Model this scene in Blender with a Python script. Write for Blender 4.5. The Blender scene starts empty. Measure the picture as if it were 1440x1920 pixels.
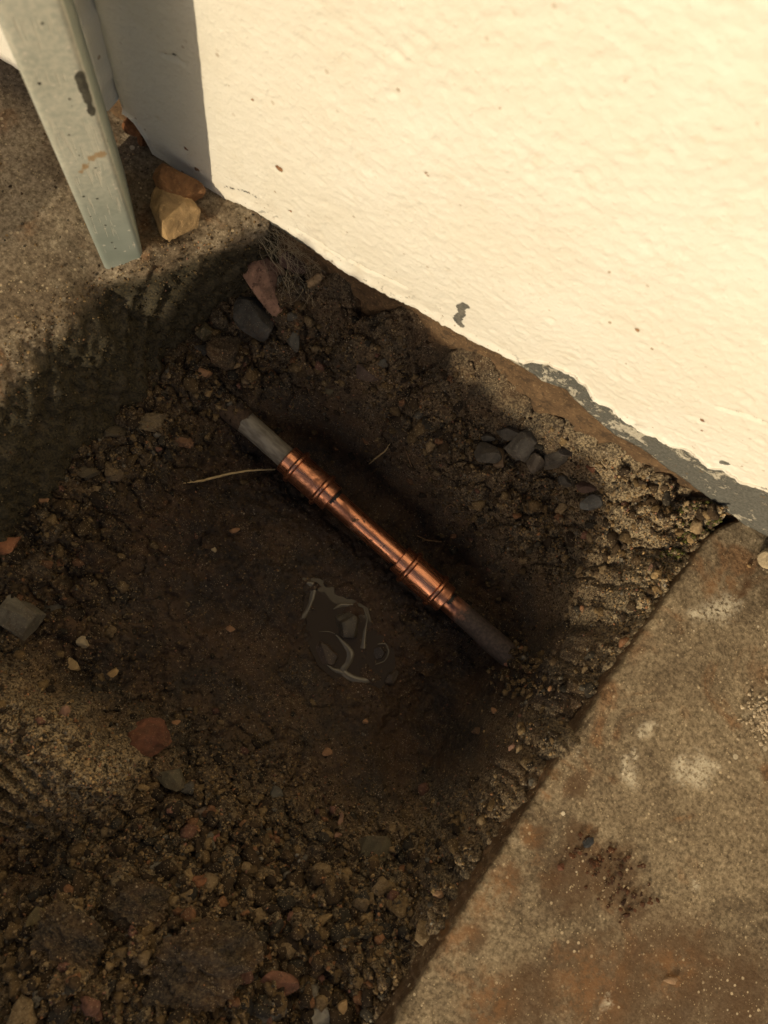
import bpy, bmesh, math, random
import numpy as np
from mathutils import Matrix, Vector

# ------------------------------------------------------------------ camera, sky, sun, exposure
S = bpy.context.scene
F = 1442.0; CX, CY = 720.0, 960.0            # focal length and centre, in photograph pixels
def ray(px, py): return np.array([(px-CX)/F, -(py-CY)/F, -1.0])
_n = ray(490, 1180); _n /= np.linalg.norm(_n)  # straight down
_Z = -_n
_pl = np.cross(ray(250, 250), ray(1440, 1010))  # the foot of the wall
_X = np.cross(_pl, _Z); _X /= np.linalg.norm(_X)
if _X[0] < 0: _X = -_X
_Y = np.cross(_Z, _X)
ROT = np.array([_X, _Y, _Z])
CAMZ = 0.64
_d = ROT @ ray(250, 250); _P = _d*(-CAMZ/_d[2])
CAM = np.array([0.0, -_P[1], CAMZ])
def at(px, py, z):
    d = ROT @ ray(px, py); return CAM + d*((z-CAM[2])/d[2])
def aty(px, py, y=0.0):
    d = ROT @ ray(px, py); return CAM + d*((y-CAM[1])/d[1])

cam = bpy.data.cameras.new('camera'); co = bpy.data.objects.new('camera', cam)
S.collection.objects.link(co); S.camera = co
m = Matrix([[*ROT[i], CAM[i]] for i in range(3)] + [[0, 0, 0, 1]])
co.matrix_world = m
cam.sensor_fit = 'AUTO'; cam.sensor_width = 36; cam.lens = 36*F/1920
cam.clip_start = 0.01; cam.clip_end = 500
cam.dof.use_dof = True; cam.dof.focus_distance = 0.80; cam.dof.aperture_fstop = 7.5

SUN_EL = math.radians(22.0)
SUN_TRAVEL = Vector((0.15, 0.99, 0)).normalized()        # across the ground
W = bpy.data.worlds.new('World'); S.world = W; W.use_nodes = True
nt = W.node_tree
bg = nt.nodes['Background']; sky = nt.nodes.new('ShaderNodeTexSky')
sky.sky_type = 'NISHITA'; sky.sun_disc = False; sky.sun_elevation = SUN_EL
sky.sun_rotation = math.atan2(-SUN_TRAVEL.x, -SUN_TRAVEL.y) % (2*math.pi)
sky.dust_density = 4.0; sky.air_density = 1.0; sky.ozone_density = 1.0
nt.links.new(sky.outputs[0], bg.inputs[0]); bg.inputs[1].default_value = 0.078
sl = bpy.data.lights.new('sun', 'SUN'); sl.energy = 2.85; sl.angle = math.radians(0.55)
sl.color = (1.0, 0.885, 0.67)
so = bpy.data.objects.new('sun', sl); S.collection.objects.link(so)
sd = Vector((SUN_TRAVEL.x*math.cos(SUN_EL), SUN_TRAVEL.y*math.cos(SUN_EL), -math.sin(SUN_EL)))
so.rotation_euler = sd.to_track_quat('-Z', 'Y').to_euler(); so.location = (-0.6, -3, 2)
S.view_settings.view_transform = 'Standard'; S.view_settings.look = 'None'
S.view_settings.exposure = 0.0; S.view_settings.gamma = 1.0
S.view_settings.use_curve_mapping = False
try:
    S.view_settings.use_white_balance = True
    S.view_settings.white_balance_temperature = 6900
    S.view_settings.white_balance_tint = 10
except Exception: pass

# ------------------------------------------------------------------ numeric noise
def _hash(ix, iy, seed):
    h = (ix.astype(np.int64)*374761393 + iy.astype(np.int64)*668265263 + seed*974634777) & 0xFFFFFFFF
    h = ((h ^ (h >> 13))*1274126177) & 0xFFFFFFFF
    h = h ^ (h >> 16)
    return (h & 0xFFFFFF)/float(0xFFFFFF)
def vnoise(x, y, seed=0):
    x = np.asarray(x, float); y = np.asarray(y, float)
    ix = np.floor(x); iy = np.floor(y); fx = x-ix; fy = y-iy
    ux = fx*fx*fx*(fx*(fx*6-15)+10); uy = fy*fy*fy*(fy*(fy*6-15)+10)
    a = _hash(ix, iy, seed); b = _hash(ix+1, iy, seed); c = _hash(ix, iy+1, seed); d = _hash(ix+1, iy+1, seed)
    return (a*(1-ux)+b*ux)*(1-uy) + (c*(1-ux)+d*ux)*uy
def fbm(x, y, freq, octs=4, seed=0, gain=0.5):
    s = 0; a = 1; t = 0
    for o in range(octs):
        s = s + a*(vnoise(x*freq+o*17.3, y*freq-o*9.1, seed+o*7)*2-1); t += a
        a *= gain; freq *= 2.03
    return s/t
def worley(x, y, freq, seed=0):
    x = np.asarray(x, float)*freq; y = np.asarray(y, float)*freq
    ix = np.floor(x); iy = np.floor(y)
    f1 = np.full(x.shape, 9.0); f2 = np.full(x.shape, 9.0); idv = np.zeros(x.shape)
    for dx in (-1, 0, 1):
        for dy in (-1, 0, 1):
            cx = ix+dx; cy = iy+dy
            d = np.hypot(cx+_hash(cx, cy, seed)-x, cy+_hash(cx, cy, seed+1)-y)
            r = _hash(cx, cy, seed+2)
            nr = d < f1
            f2 = np.where(nr, f1, np.minimum(f2, d)); idv = np.where(nr, r, idv); f1 = np.where(nr, d, f1)
    return f1, f2, idv
def sstep(a, b, x):
    t = np.clip((np.asarray(x, float)-a)/(b-a), 0, 1); return t*t*(3-2*t)

# ------------------------------------------------------------------ object helpers
COL = S.collection
def tag(o, label=None, cat=None, group=None, kind=None):
    if label: o['label'] = label
    if cat: o['category'] = cat
    if group: o['group'] = group
    if kind: o['kind'] = kind
    return o
def link(name, me, mat=None, parent=None, smooth=True):
    o = bpy.data.objects.new(name, me); COL.objects.link(o)
    if mat: me.materials.append(mat)
    if smooth and len(me.polygons):
        me.polygons.foreach_set('use_smooth', np.ones(len(me.polygons), bool))
    if parent: o.parent = parent
    return o
def empty(name, loc=(0, 0, 0)):
    o = bpy.data.objects.new(name, None); COL.objects.link(o); o.location = loc; o.empty_display_size = 0.02
    return o
def grid_mesh(name, P, attrs=None, closed_u=False):
    """P: (nu, nv, 3) array of points; quads between neighbours"""
    nu, nv = P.shape[:2]
    me = bpy.data.meshes.new(name)
    idx = np.arange(nu*nv).reshape(nu, nv)
    if closed_u: idx = np.vstack([idx, idx[:1]])
    q = np.stack([idx[:-1, :-1], idx[1:, :-1], idx[1:, 1:], idx[:-1, 1:]], -1).reshape(-1, 4)
    me.vertices.add(nu*nv); me.vertices.foreach_set('co', P.reshape(-1).astype(np.float32))
    me.loops.add(q.size); me.loops.foreach_set('vertex_index', q.reshape(-1).astype(np.int32))
    me.polygons.add(len(q)); me.polygons.foreach_set('loop_start', np.arange(0, q.size, 4, dtype=np.int32))
    me.update(calc_edges=True)
    for k, v in (attrs or {}).items():
        a = me.attributes.new(k, 'FLOAT', 'POINT'); a.data.foreach_set('value', np.asarray(v, np.float32).reshape(-1))
    return me
def from_arrays(name, V, Fc, attrs=None, cols=None):
    me = bpy.data.meshes.new(name)
    V = np.asarray(V, np.float32); Fc = np.asarray(Fc, np.int32); k = Fc.shape[1]
    me.vertices.add(len(V)); me.vertices.foreach_set('co', V.reshape(-1))
    me.loops.add(Fc.size); me.loops.foreach_set('vertex_index', Fc.reshape(-1))
    me.polygons.add(len(Fc)); me.polygons.foreach_set('loop_start', np.arange(0, Fc.size, k, dtype=np.int32))
    me.update(calc_edges=True)
    if cols is not None:
        a = me.attributes.new('tint', 'FLOAT_COLOR', 'POINT')
        c = np.ones((len(V), 4), np.float32); c[:, :3] = cols; a.data.foreach_set('color', c.reshape(-1))
    return me
def axis(dense, lo, hi, outer):
    """non-uniform axis: even spacing `dense` in lo..hi, then growing out to outer"""
    mid = np.arange(lo, hi+dense*0.5, dense)
    a = []; x = hi; st = dense*3
    while x < outer[1]: x += st; st *= 1.35; a.append(min(x, outer[1]))
    b = []; x = lo; st = dense*3
    while x > outer[0]: x -= st; st *= (1.08 if x > -1.9 and outer[0] < -2 else 1.35); b.append(max(x, outer[0]))
    return np.concatenate([b[::-1], mid, a])

# ------------------------------------------------------------------ node helpers
class NB:
    def __init__(s, name):
        s.m = bpy.data.materials.new(name); s.m.use_nodes = True; s.t = s.m.node_tree
        s.b = s.t.nodes['Principled BSDF']; s.out = s.t.nodes['Material Output']
        s.tc = s.n('ShaderNodeTexCoord').outputs['Object']
    def n(s, ty, **kw):
        o = s.t.nodes.new(ty)
        for k, v in kw.items(): setattr(o, k, v)
        return o
    def l(s, a, b): s.t.links.new(a, b)
    def put(s, sock, v):
        if hasattr(v, 'node'): s.l(v, sock)
        else:
            sock.default_value = v if not (isinstance(v, tuple) and len(v) == 3 and sock.type == 'RGBA') else (*v, 1)
    def noise(s, scale, detail=4, rough=0.55, vec=None, dist=0.0):
        o = s.n('ShaderNodeTexNoise'); o.inputs['Scale'].default_value = scale
        o.inputs['Detail'].default_value = detail; o.inputs['Roughness'].default_value = rough
        o.inputs['Distortion'].default_value = dist
        s.l(vec or s.tc, o.inputs['Vector']); return o.outputs['Fac']
    def vor(s, scale, feature='F1', out='Distance', rnd=1.0, vec=None):
        o = s.n('ShaderNodeTexVoronoi', feature=feature); o.inputs['Scale'].default_value = scale
        o.inputs['Randomness'].default_value = rnd
        s.l(vec or s.tc, o.inputs['Vector']); return o.outputs[out]
    def ramp(s, v, a, b, lo=0.0, hi=1.0):
        o = s.n('ShaderNodeMapRange', interpolation_type='SMOOTHSTEP'); s.l(v, o.inputs[0])
        for i, x in enumerate((a, b, lo, hi)): o.inputs[i+1].default_value = x
        return o.outputs[0]
    def math(s, op, a, b=None, c=None):
        o = s.n('ShaderNodeMath', operation=op)
        for i, x in enumerate((a, b, c)):
            if x is not None: s.put(o.inputs[i], x)
        return o.outputs[0]
    def mix(s, f, a, b, blend='MIX'):
        o = s.n('ShaderNodeMix', data_type='RGBA', blend_type=blend)
        s.put(o.inputs[0], f); s.put(o.inputs[6], a); s.put(o.inputs[7], b); return o.outputs[2]
    def attr(s, name, out='Fac'):
        o = s.n('ShaderNodeAttribute', attribute_name=name); return o.outputs[out]
    def sep(s, v):
        o = s.n('ShaderNodeSeparateXYZ'); s.l(v, o.inputs[0]); return o.outputs
    def bump(s, h, strength=0.5, dist=0.001, prev=None):
        o = s.n('ShaderNodeBump'); o.inputs['Strength'].default_value = strength
        o.inputs['Distance'].default_value = dist; s.l(h, o.inputs['Height'])
        if prev: s.l(prev, o.inputs['Normal'])
        return o.outputs[0]
    def done(s, col=None, rough=None, normal=None, metal=None, spec=None):
        if col is not None: s.put(s.b.inputs['Base Color'], col)
        if rough is not None: s.put(s.b.inputs['Roughness'], rough)
        if normal is not None: s.l(normal, s.b.inputs['Normal'])
        if metal is not None: s.put(s.b.inputs['Metallic'], metal)
        if spec is not None: s.put(s.b.inputs['Specular IOR Level'], spec)
        return s.m

# ------------------------------------------------------------------ materials
def mat_soil(name='soil', fixed=None):
    b = NB(name)
    dry = b.attr('dry'); wet = b.attr('wet')
    if fixed is not None: dry = b.math('ADD', dry, fixed)
    big = b.noise(22, 5, 0.6); mid = b.noise(120, 5, 0.65); fine = b.noise(650, 3, 0.6)
    c = b.mix(b.ramp(big, 0.35, 0.65), (0.0145, 0.0092, 0.0065), (0.068, 0.0325, 0.0120))
    c = b.mix(b.ramp(mid, 0.50, 0.74), c, (0.085, 0.052, 0.026))
    sandy = b.mix(b.ramp(b.noise(380, 4, 0.7), 0.40, 0.62), (0.085, 0.062, 0.036), (0.54, 0.41, 0.24))
    dm = b.math('MULTIPLY', dry, b.ramp(mid, 0.25, 0.6, 0.45, 1.0))
    c = b.mix(dm, c, sandy)
    # sand grains and small grit, each with a colour of its own
    v = b.n('ShaderNodeTexVoronoi'); v.inputs['Scale'].default_value = 330; b.l(b.tc, v.inputs['Vector'])
    hs = b.sep(v.outputs['Color'])
    g = b.math('MULTIPLY', b.math('LESS_THAN', v.outputs['Distance'], b.math('MULTIPLY', hs[1], 0.36)),
               b.math('GREATER_THAN', hs[0], b.ramp(dry, 0, 1, 0.74, 0.42)))
    g = b.math('MULTIPLY', g, b.ramp(b.noise(34, 5, 0.65, dist=0.7), 0.38, 0.58, 0.08, 1.0))
    gc = b.mix(hs[2], (0.40, 0.28, 0.16), (0.30, 0.27, 0.21))
    gc = b.mix(b.math('GREATER_THAN', hs[2], 0.8), gc, (0.42, 0.20, 0.10))
    c = b.mix(g, c, gc)
    v2 = b.n('ShaderNodeTexVoronoi'); v2.inputs['Scale'].default_value = 900; b.l(b.tc, v2.inputs['Vector'])
    h2 = b.sep(v2.outputs['Color'])
    g2 = b.math('MULTIPLY', b.math('LESS_THAN', v2.outputs['Distance'], 0.33), b.math('GREATER_THAN', h2[0], 0.80))
    patch = b.ramp(b.noise(28, 5, 0.65, dist=0.8), 0.40, 0.62, 0.12, 1.0)
    g2 = b.math('MULTIPLY', g2, patch)
    c = b.mix(g2, c, (0.46, 0.36, 0.23))
    c = b.mix(b.math('MULTIPLY', wet, 0.35), c, (0.028, 0.016, 0.010))
    r = b.math('SUBTRACT', b.ramp(mid, 0.3, 0.7, 0.85, 0.98), b.math('MULTIPLY', wet, b.ramp(mid, 0.35, 0.6, 0.52, 0.2)))
    n = b.bump(fine, 0.9, 0.0025); n = b.bump(mid, 0.7, 0.005, n); n = b.bump(g, 0.5, 0.0012, n)
    return b.done(c, r, n, spec=0.45)
def mat_crumb(name, bumpd=0.0012, rough=0.92):
    b = NB(name); t = b.attr('tint', 'Color'); b.tc = b.n('ShaderNodeNewGeometry').outputs['Position']
    f = b.noise(420, 4, 0.65)
    c = b.mix(b.ramp(f, 0.3, 0.7), b.mix(1.0, t, (0.55, 0.5, 0.45), 'MULTIPLY'), t)
    v = b.n('ShaderNodeTexVoronoi'); v.inputs['Scale'].default_value = 800; b.l(b.tc, v.inputs['Vector'])
    h2 = b.sep(v.outputs['Color'])
    g2 = b.math('MULTIPLY', b.math('LESS_THAN', v.outputs['Distance'], 0.33), b.math('GREATER_THAN', h2[0], 0.8))
    c = b.mix(g2, c, (0.30, 0.23, 0.14))
    return b.done(c, rough, b.bump(f, 0.8, bumpd), spec=0.3)
_stone = {}
def mat_stone(col, spot=(0.06, 0.03, 0.02), amount=0.5, name='stone', rough=0.8, dirt=0.5):
    key = (col, spot, amount, rough, dirt)
    if key in _stone: return _stone[key]
    b = NB(name); f = b.noise(170, 6, 0.7); g = b.noise(40, 4, 0.6, dist=0.6); k = b.noise(900, 2)
    dk = tuple(x*0.45 for x in col); lt = tuple(min(0.8, x*1.35) for x in col)
    c = b.mix(b.ramp(g, 0.3, 0.7), dk, col)
    c = b.mix(b.ramp(f, 0.5, 0.8), c, lt)
    c = b.mix(b.math('MULTIPLY', b.ramp(b.noise(260, 3, 0.6), 0.55, 0.68), amount), c, spot)
    c = b.mix(b.math('MULTIPLY', b.ramp(b.noise(75, 5, 0.7), 0.5, 0.62), dirt), c, (0.050, 0.030, 0.017))
    c = b.mix(b.math('MULTIPLY', b.ramp(k, 0.66, 0.72), 0.6), c, (0.40, 0.31, 0.2))
    n = b.bump(f, 0.6, 0.0015); n = b.bump(k, 0.4, 0.0005, n)
    _stone[key] = b.done(c, rough, n, spec=0.35); return _stone[key]
def mat_concrete(name, base, dark, pale, moss=False):
    b = NB(name)
    big = b.noise(6, 6, 0.68, dist=0.6); mid = b.noise(45, 5, 0.65); fine = b.noise(500, 3, 0.6)
    c = b.mix(b.ramp(big, 0.40, 0.60), dark, base)
    c = b.mix(b.math('MULTIPLY', b.ramp(mid, 0.45, 0.75), 0.6), c, pale)
    c = b.mix(b.math('MULTIPLY', b.ramp(b.noise(19, 4, 0.6, dist=0.8), 0.54, 0.68), 0.7), c, (0.19, 0.092, 0.036))
    c = b.mix(b.ramp(fine, 0.3, 0.6, 0.5, 0.0), c, b.mix(1.0, c, (0.5, 0.47, 0.42), 'MULTIPLY'))
    gr = b.ramp(b.noise(240, 5, 0.75), 0.32, 0.68); c = b.mix(1.0, c, b.mix(gr, (0.46, 0.43, 0.38), (1.42, 1.43, 1.45)), 'MULTIPLY')
    st = b.attr('stain')
    c = b.mix(b.math('MULTIPLY', st, b.ramp(mid, 0.2, 0.65, 0.55, 1.0)), c, (0.085, 0.043, 0.017))
    # sand and aggregate showing through
    for sc, th, rad, col in ((260, 0.74, 0.36, (0.55, 0.43, 0.27)), (95, 0.90, 0.24, (0.66, 0.56, 0.40)), (620, 0.66, 0.42, (0.50, 0.38, 0.22)), (300, 0.78, 0.38, (0.07, 0.045, 0.024))):
        v = b.n('ShaderNodeTexVoronoi'); v.inputs['Scale'].default_value = sc; b.l(b.tc, v.inputs['Vector'])
        h = b.sep(v.outputs['Color'])
        g = b.math('MULTIPLY', b.math('LESS_THAN', v.outputs['Distance'], b.math('MULTIPLY', h[1], rad)), b.math('GREATER_THAN', h[0], th))
        c = b.mix(b.math('MULTIPLY', g, b.ramp(b.noise(sc*0.09, 4, 0.6, dist=0.6), 0.38, 0.62, 0.05, 0.8)), c, col)
    c = b.mix(b.math('MULTIPLY', b.attr('rustp'), b.ramp(b.noise(70, 6, 0.75), 0.42, 0.58, 0.05, 0.75)), c, (0.235, 0.112, 0.042))
    sp = b.attr('splash')
    c = b.mix(b.math('MULTIPLY', sp, b.ramp(b.noise(300, 4, 0.7), 0.40, 0.55)), c, (0.58, 0.50, 0.36))
    if moss:
        ms = b.attr('moss')
        mc = b.mix(b.ramp(fine, 0.35, 0.65), (0.017, 0.0135, 0.007), (0.062, 0.047, 0.022))
        c = b.mix(b.math('MULTIPLY', ms, b.ramp(mid, 0.2, 0.5, 0.75, 1.0)), c, mc)
    n = b.bump(fine, 0.55, 0.0012); n = b.bump(mid, 0.4, 0.002, n)
    return b.done(c, b.ramp(mid, 0.3, 0.7, 0.72, 0.95), n, spec=0.4)
def mat_paint():
    b = NB('white_masonry_paint')
    g = b.noise(9, 4, 0.55); f = b.noise(300, 4, 0.6); k = b.noise(60, 5, 0.7)
    c = b.mix(b.ramp(g, 0.3, 0.7), (0.80, 0.745, 0.63), (0.845, 0.80, 0.70))
    c = b.mix(b.math('MULTIPLY', b.ramp(k, 0.58, 0.75), 0.35), c, (0.66, 0.56, 0.40))
    v = b.n('ShaderNodeTexVoronoi'); v.inputs['Scale'].default_value = 85; b.l(b.tc, v.inputs['Vector'])
    h = b.sep(v.outputs['Color'])
    pit = b.math('MULTIPLY', b.math('LESS_THAN', v.outputs['Distance'], b.math('MULTIPLY', h[1], 0.20)), b.math('GREATER_THAN', h[0], 0.62))
    pit = b.math('MULTIPLY', pit, b.ramp(b.noise(16, 4, 0.6), 0.35, 0.6))
    c = b.mix(b.math('MULTIPLY', pit, b.ramp(h[2], 0.2, 1.0, 0.2, 0.85)), c, (0.36, 0.24, 0.13))
    # flakes off: grey undercoat, then orange render
    ch = b.attr('chip')
    cn = b.math('ADD', ch, b.math('MULTIPLY', b.math('SUBTRACT', b.noise(260, 5, 0.7), 0.5), 0.9))
    m1 = b.ramp(cn, 0.46, 0.52)
    low = b.math('MULTIPLY', b.attr('low'), b.ramp(b.noise(90, 6, 0.75, dist=0.5), 0.615, 0.64))
    m1 = b.math('MAXIMUM', m1, low)
    c = b.mix(m1, c, b.mix(b.ramp(f, 0.4, 0.6), (0.11, 0.11, 0.095), (0.18, 0.17, 0.145)))
    rs = b.math('ADD', b.attr('rust'), b.math('MULTIPLY', b.math('SUBTRACT', b.noise(330, 5, 0.7), 0.5), 0.9))
    m2 = b.ramp(rs, 0.46, 0.54)
    c = b.mix(m2, c, b.mix(b.ramp(f, 0.4, 0.62), (0.20, 0.085, 0.035), (0.42, 0.23, 0.11)))
    vm = b.n('ShaderNodeTexVoronoi'); vm.inputs['Scale'].default_value = 150; b.l(b.tc, vm.inputs['Vector']); hm = b.sep(vm.outputs['Color'])
    ms = b.math('MULTIPLY', b.math('LESS_THAN', vm.outputs['Distance'], b.math('MULTIPLY', hm[1], 0.24)), b.math('GREATER_THAN', b.math('MULTIPLY', hm[0], b.attr('mudsp')), 0.30))
    c = b.mix(b.math('MULTIPLY', ms, 0.6), c, (0.30, 0.19, 0.10))
    c = b.mix(b.math('MULTIPLY', b.math('MULTIPLY', b.attr('mudsp'), b.ramp(b.noise(40, 5, 0.7), 0.4, 0.7)), 0.28), c, (0.50, 0.38, 0.24))
    n = b.bump(b.noise(230, 5, 0.65), 0.55, 0.0018); n = b.bump(b.noise(520, 4, 0.65), 0.35, 0.0008, n)
    v3 = b.n('ShaderNodeTexVoronoi'); v3.inputs['Scale'].default_value = 210; b.l(b.tc, v3.inputs['Vector']); h3 = b.sep(v3.outputs['Color'])
    p3 = b.math('MULTIPLY', b.ramp(v3.outputs['Distance'], 0.0, 0.42, 1.0, 0.0), b.ramp(h3[0], 0.55, 1.0))
    n = b.bump(p3, 0.40, 0.0010, n)
    n = b.bump(b.math('SUBTRACT', 1.0, b.math('MAXIMUM', m1, m2)), 0.8, 0.0014, n)
    return b.done(c, 0.72, n, spec=0.3)
def mat_undercoat():
    b = NB('grey_undercoat')
    k = b.noise(75, 7, 0.75, dist=0.6); f = b.noise(420, 4, 0.6)
    c = b.mix(b.ramp(f, 0.35, 0.65), (0.085, 0.083, 0.07), (0.14, 0.135, 0.115))
    m1 = b.ramp(b.math('ADD', k, b.math('MULTIPLY', b.math('SUBTRACT', b.noise(18, 3), 0.5), 0.5)), 0.54, 0.58)
    c = b.mix(m1, c, b.mix(b.ramp(f, 0.3, 0.7), (0.38, 0.34, 0.26), (0.55, 0.50, 0.40)))
    c = b.mix(b.math('MULTIPLY', b.ramp(b.noise(110, 5, 0.7), 0.60, 0.68), 0.8), c, (0.17, 0.115, 0.06))
    return b.done(c, 0.85, b.bump(m1, 0.7, 0.0015, b.bump(f, 0.4, 0.001)), spec=0.3)
def mat_footing():
    b = NB('brown_render')
    k = b.noise(50, 6, 0.7); f = b.noise(420, 4, 0.65)
    c = b.mix(b.ramp(k, 0.3, 0.7), (0.088, 0.052, 0.027), (0.17, 0.102, 0.052))
    c = b.mix(b.math('MULTIPLY', b.ramp(f, 0.55, 0.7), 0.6), c, (0.36, 0.24, 0.12))
    c = b.mix(b.math('MULTIPLY', b.ramp(b.noise(95, 6, 0.75), 0.50, 0.62), 0.85), c, (0.060, 0.038, 0.022))
    return b.done(c, 0.92, b.bump(f, 0.7, 0.0014, b.bump(k, 0.5, 0.003)), spec=0.3)
def mat_postpaint():
    b = NB('grey_green_post_paint')
    k = b.noise(30, 4, 0.6); f = b.noise(260, 4, 0.6)
    c = b.mix(b.ramp(k, 0.3, 0.7), (0.225, 0.255, 0.215), (0.285, 0.31, 0.265))
    painted_sun = b.attr('painted_sun')
    c = b.mix(b.math('MULTIPLY', painted_sun, b.ramp(f, 0.3, 0.7, 0.35, 0.8)), c, (0.60, 0.56, 0.45))
    # long thin scratches down the post
    mp = b.n('ShaderNodeMapping'); mp.inputs['Scale'].default_value = (520, 520, 26); b.l(b.tc, mp.inputs['Vector'])
    sc = b.n('ShaderNodeTexNoise'); sc.inputs['Scale'].default_value = 1.0; sc.inputs['Detail'].default_value = 2
    b.l(mp.outputs[0], sc.inputs['Vector'])
    s1 = b.math('MULTIPLY', b.ramp(sc.outputs['Fac'], 0.59, 0.63), b.ramp(b.noise(34, 3), 0.44, 0.56))
    c = b.mix(b.math('MULTIPLY', s1, 0.8), c, (0.50, 0.47, 0.38))
    v = b.n('ShaderNodeTexVoronoi'); v.inputs['Scale'].default_value = 190; b.l(b.tc, v.inputs['Vector'])
    h = b.sep(v.outputs['Color'])
    sp = b.math('MULTIPLY', b.math('LESS_THAN', v.outputs['Distance'], b.math('MULTIPLY', h[1], 0.27)), b.math('GREATER_THAN', h[0], 0.50))
    c = b.mix(sp, c, b.mix(b.math('GREATER_THAN', h[2], 0.22), (0.05, 0.045, 0.035), (0.56, 0.52, 0.43)))
    ch = b.math('ADD', b.attr('chip'), b.math('MULTIPLY', b.math('SUBTRACT', b.noise(160, 5, 0.7), 0.5), 0.8))
    m1 = b.ramp(ch, 0.46, 0.52); c = b.mix(m1, c, b.mix(b.ramp(f, 0.4, 0.6), (0.055, 0.052, 0.042), (0.10, 0.092, 0.07)))
    ru = b.math('ADD', b.attr('rust'), b.math('MULTIPLY', b.math('SUBTRACT', b.noise(220, 5, 0.7), 0.5), 1.0))
    c = b.mix(b.ramp(ru, 0.45, 0.7, 0, 0.8), c, (0.33, 0.20, 0.085))
    n = b.bump(b.math('SUBTRACT', 1.0, b.math('MAXIMUM', m1, s1)), 0.5, 0.0006, b.bump(f, 0.15, 0.0005))
    return b.done(c, b.ramp(k, 0.3, 0.7, 0.42, 0.6), n, spec=0.45)
def mat_copper(name, tarnish):
    b = NB(name)
    k = b.noise(60, 5, 0.65); f = b.noise(700, 3, 0.6)
    mp = b.n('ShaderNodeMapping'); mp.inputs['Scale'].default_value = (60, 900, 900); b.l(b.tc, mp.inputs['Vector'])
    sc = b.n('ShaderNodeTexNoise'); sc.inputs['Scale'].default_value = 1.0; sc.inputs['Detail'].default_value = 3; b.l(mp.outputs[0], sc.inputs['Vector'])
    c = b.mix(b.ramp(k, 0.3, 0.7), (0.56, 0.235, 0.135), (0.72, 0.335, 0.20))
    t = b.ramp(b.noise(38, 5, 0.7, dist=0.5), 0.62-tarnish*0.4, 0.75-tarnish*0.3)
    c = b.mix(b.math('MULTIPLY', t, 0.75), c, (0.17, 0.075, 0.050))
    c = b.mix(b.math('MULTIPLY', b.ramp(b.noise(240, 4, 0.7), 0.63, 0.7), 0.75), c, (0.05, 0.03, 0.022))
    md = b.ramp(b.math('ADD', b.noise(85, 6, 0.75), b.math('MULTIPLY', b.math('SUBTRACT', b.noise(14, 2), 0.5), 0.6)), 0.66, 0.74)
    c = b.mix(md, c, (0.075, 0.045, 0.026))
    r = b.math('ADD', b.ramp(sc.outputs['Fac'], 0.3, 0.7, 0.20, 0.36), b.math('MULTIPLY', t, 0.18))
    n = b.bump(sc.outputs['Fac'], 0.12, 0.0006, b.bump(k, 0.2, 0.001))
    return b.done(c, b.math('ADD', r, b.math('MULTIPLY', md, 0.45)), b.bump(md, 0.5, 0.0008, n), metal=b.ramp(md, 0, 1, 0.96, 0.0))
def mat_oldpipe():
    b = NB('grey_old_pipe')
    mp = b.n('ShaderNodeMapping'); mp.inputs['Scale'].default_value = (70, 240, 240); b.l(b.tc, mp.inputs['Vector'])
    sc = b.n('ShaderNodeTexNoise'); sc.inputs['Scale'].default_value = 1.0; sc.inputs['Detail'].default_value = 4; b.l(mp.outputs[0], sc.inputs['Vector'])
    c = b.mix(b.ramp(sc.outputs['Fac'], 0.3, 0.7), (0.135, 0.115, 0.088), (0.27, 0.24, 0.19))
    mud = b.math('ADD', b.attr('mud'), b.math('MULTIPLY', b.math('SUBTRACT', b.noise(70, 6, 0.75), 0.5), 1.5))
    m1 = b.ramp(mud, 0.42, 0.56)
    c = b.mix(m1, c, b.mix(b.ramp(b.noise(300, 4), 0.3, 0.7), (0.045, 0.028, 0.018), (0.10, 0.062, 0.036)))
    return b.done(c, b.ramp(m1, 0, 1, 0.5, 0.9), b.bump(m1, 0.6, 0.0015, b.bump(b.noise(500, 4), 0.4, 0.0008)), spec=0.4)
def mat_plain(name, col, rough=0.8, var=0.5, scale=200, spec=0.4):
    b = NB(name); f = b.noise(scale, 5, 0.65)
    c = b.mix(b.ramp(f, 0.3, 0.7), tuple(x*(1-var) for x in col), col)
    return b.done(c, rough, b.bump(f, 0.4, 0.0008), spec=spec)

M_SOIL = mat_soil(); M_CLOD = mat_soil('soil_clod', 0.16); M_MUD = mat_soil('mud_clod', 0.02); M_CRUMB = mat_crumb('soil_crumb'); M_PAINT = mat_paint()

# ------------------------------------------------------------------ slab edges on the ground plan
SE = np.array([[-0.36, -3.0], [-0.325, -1.0], [-0.305, -0.5], [-0.289, -0.239], [-0.281, -0.19], [-0.268, -0.125], [-0.245, -0.09], [-0.219, -0.062], [-0.200, -0.03], [-0.186, 0.0], [-0.18, 0.05]])   # left ledge
RE = np.array([[0.02, -3.0], [0.20, -1.0], [0.249, -0.501], [0.266, -0.33], [0.280, -0.187], [0.292, -0.10], [0.303, -0.022], [0.306, 0.05]])   # right slab
def xl(y): return np.interp(y, SE[:, 1], SE[:, 0])
def xr(y): return np.interp(y, RE[:, 1], RE[:, 0])

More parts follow.
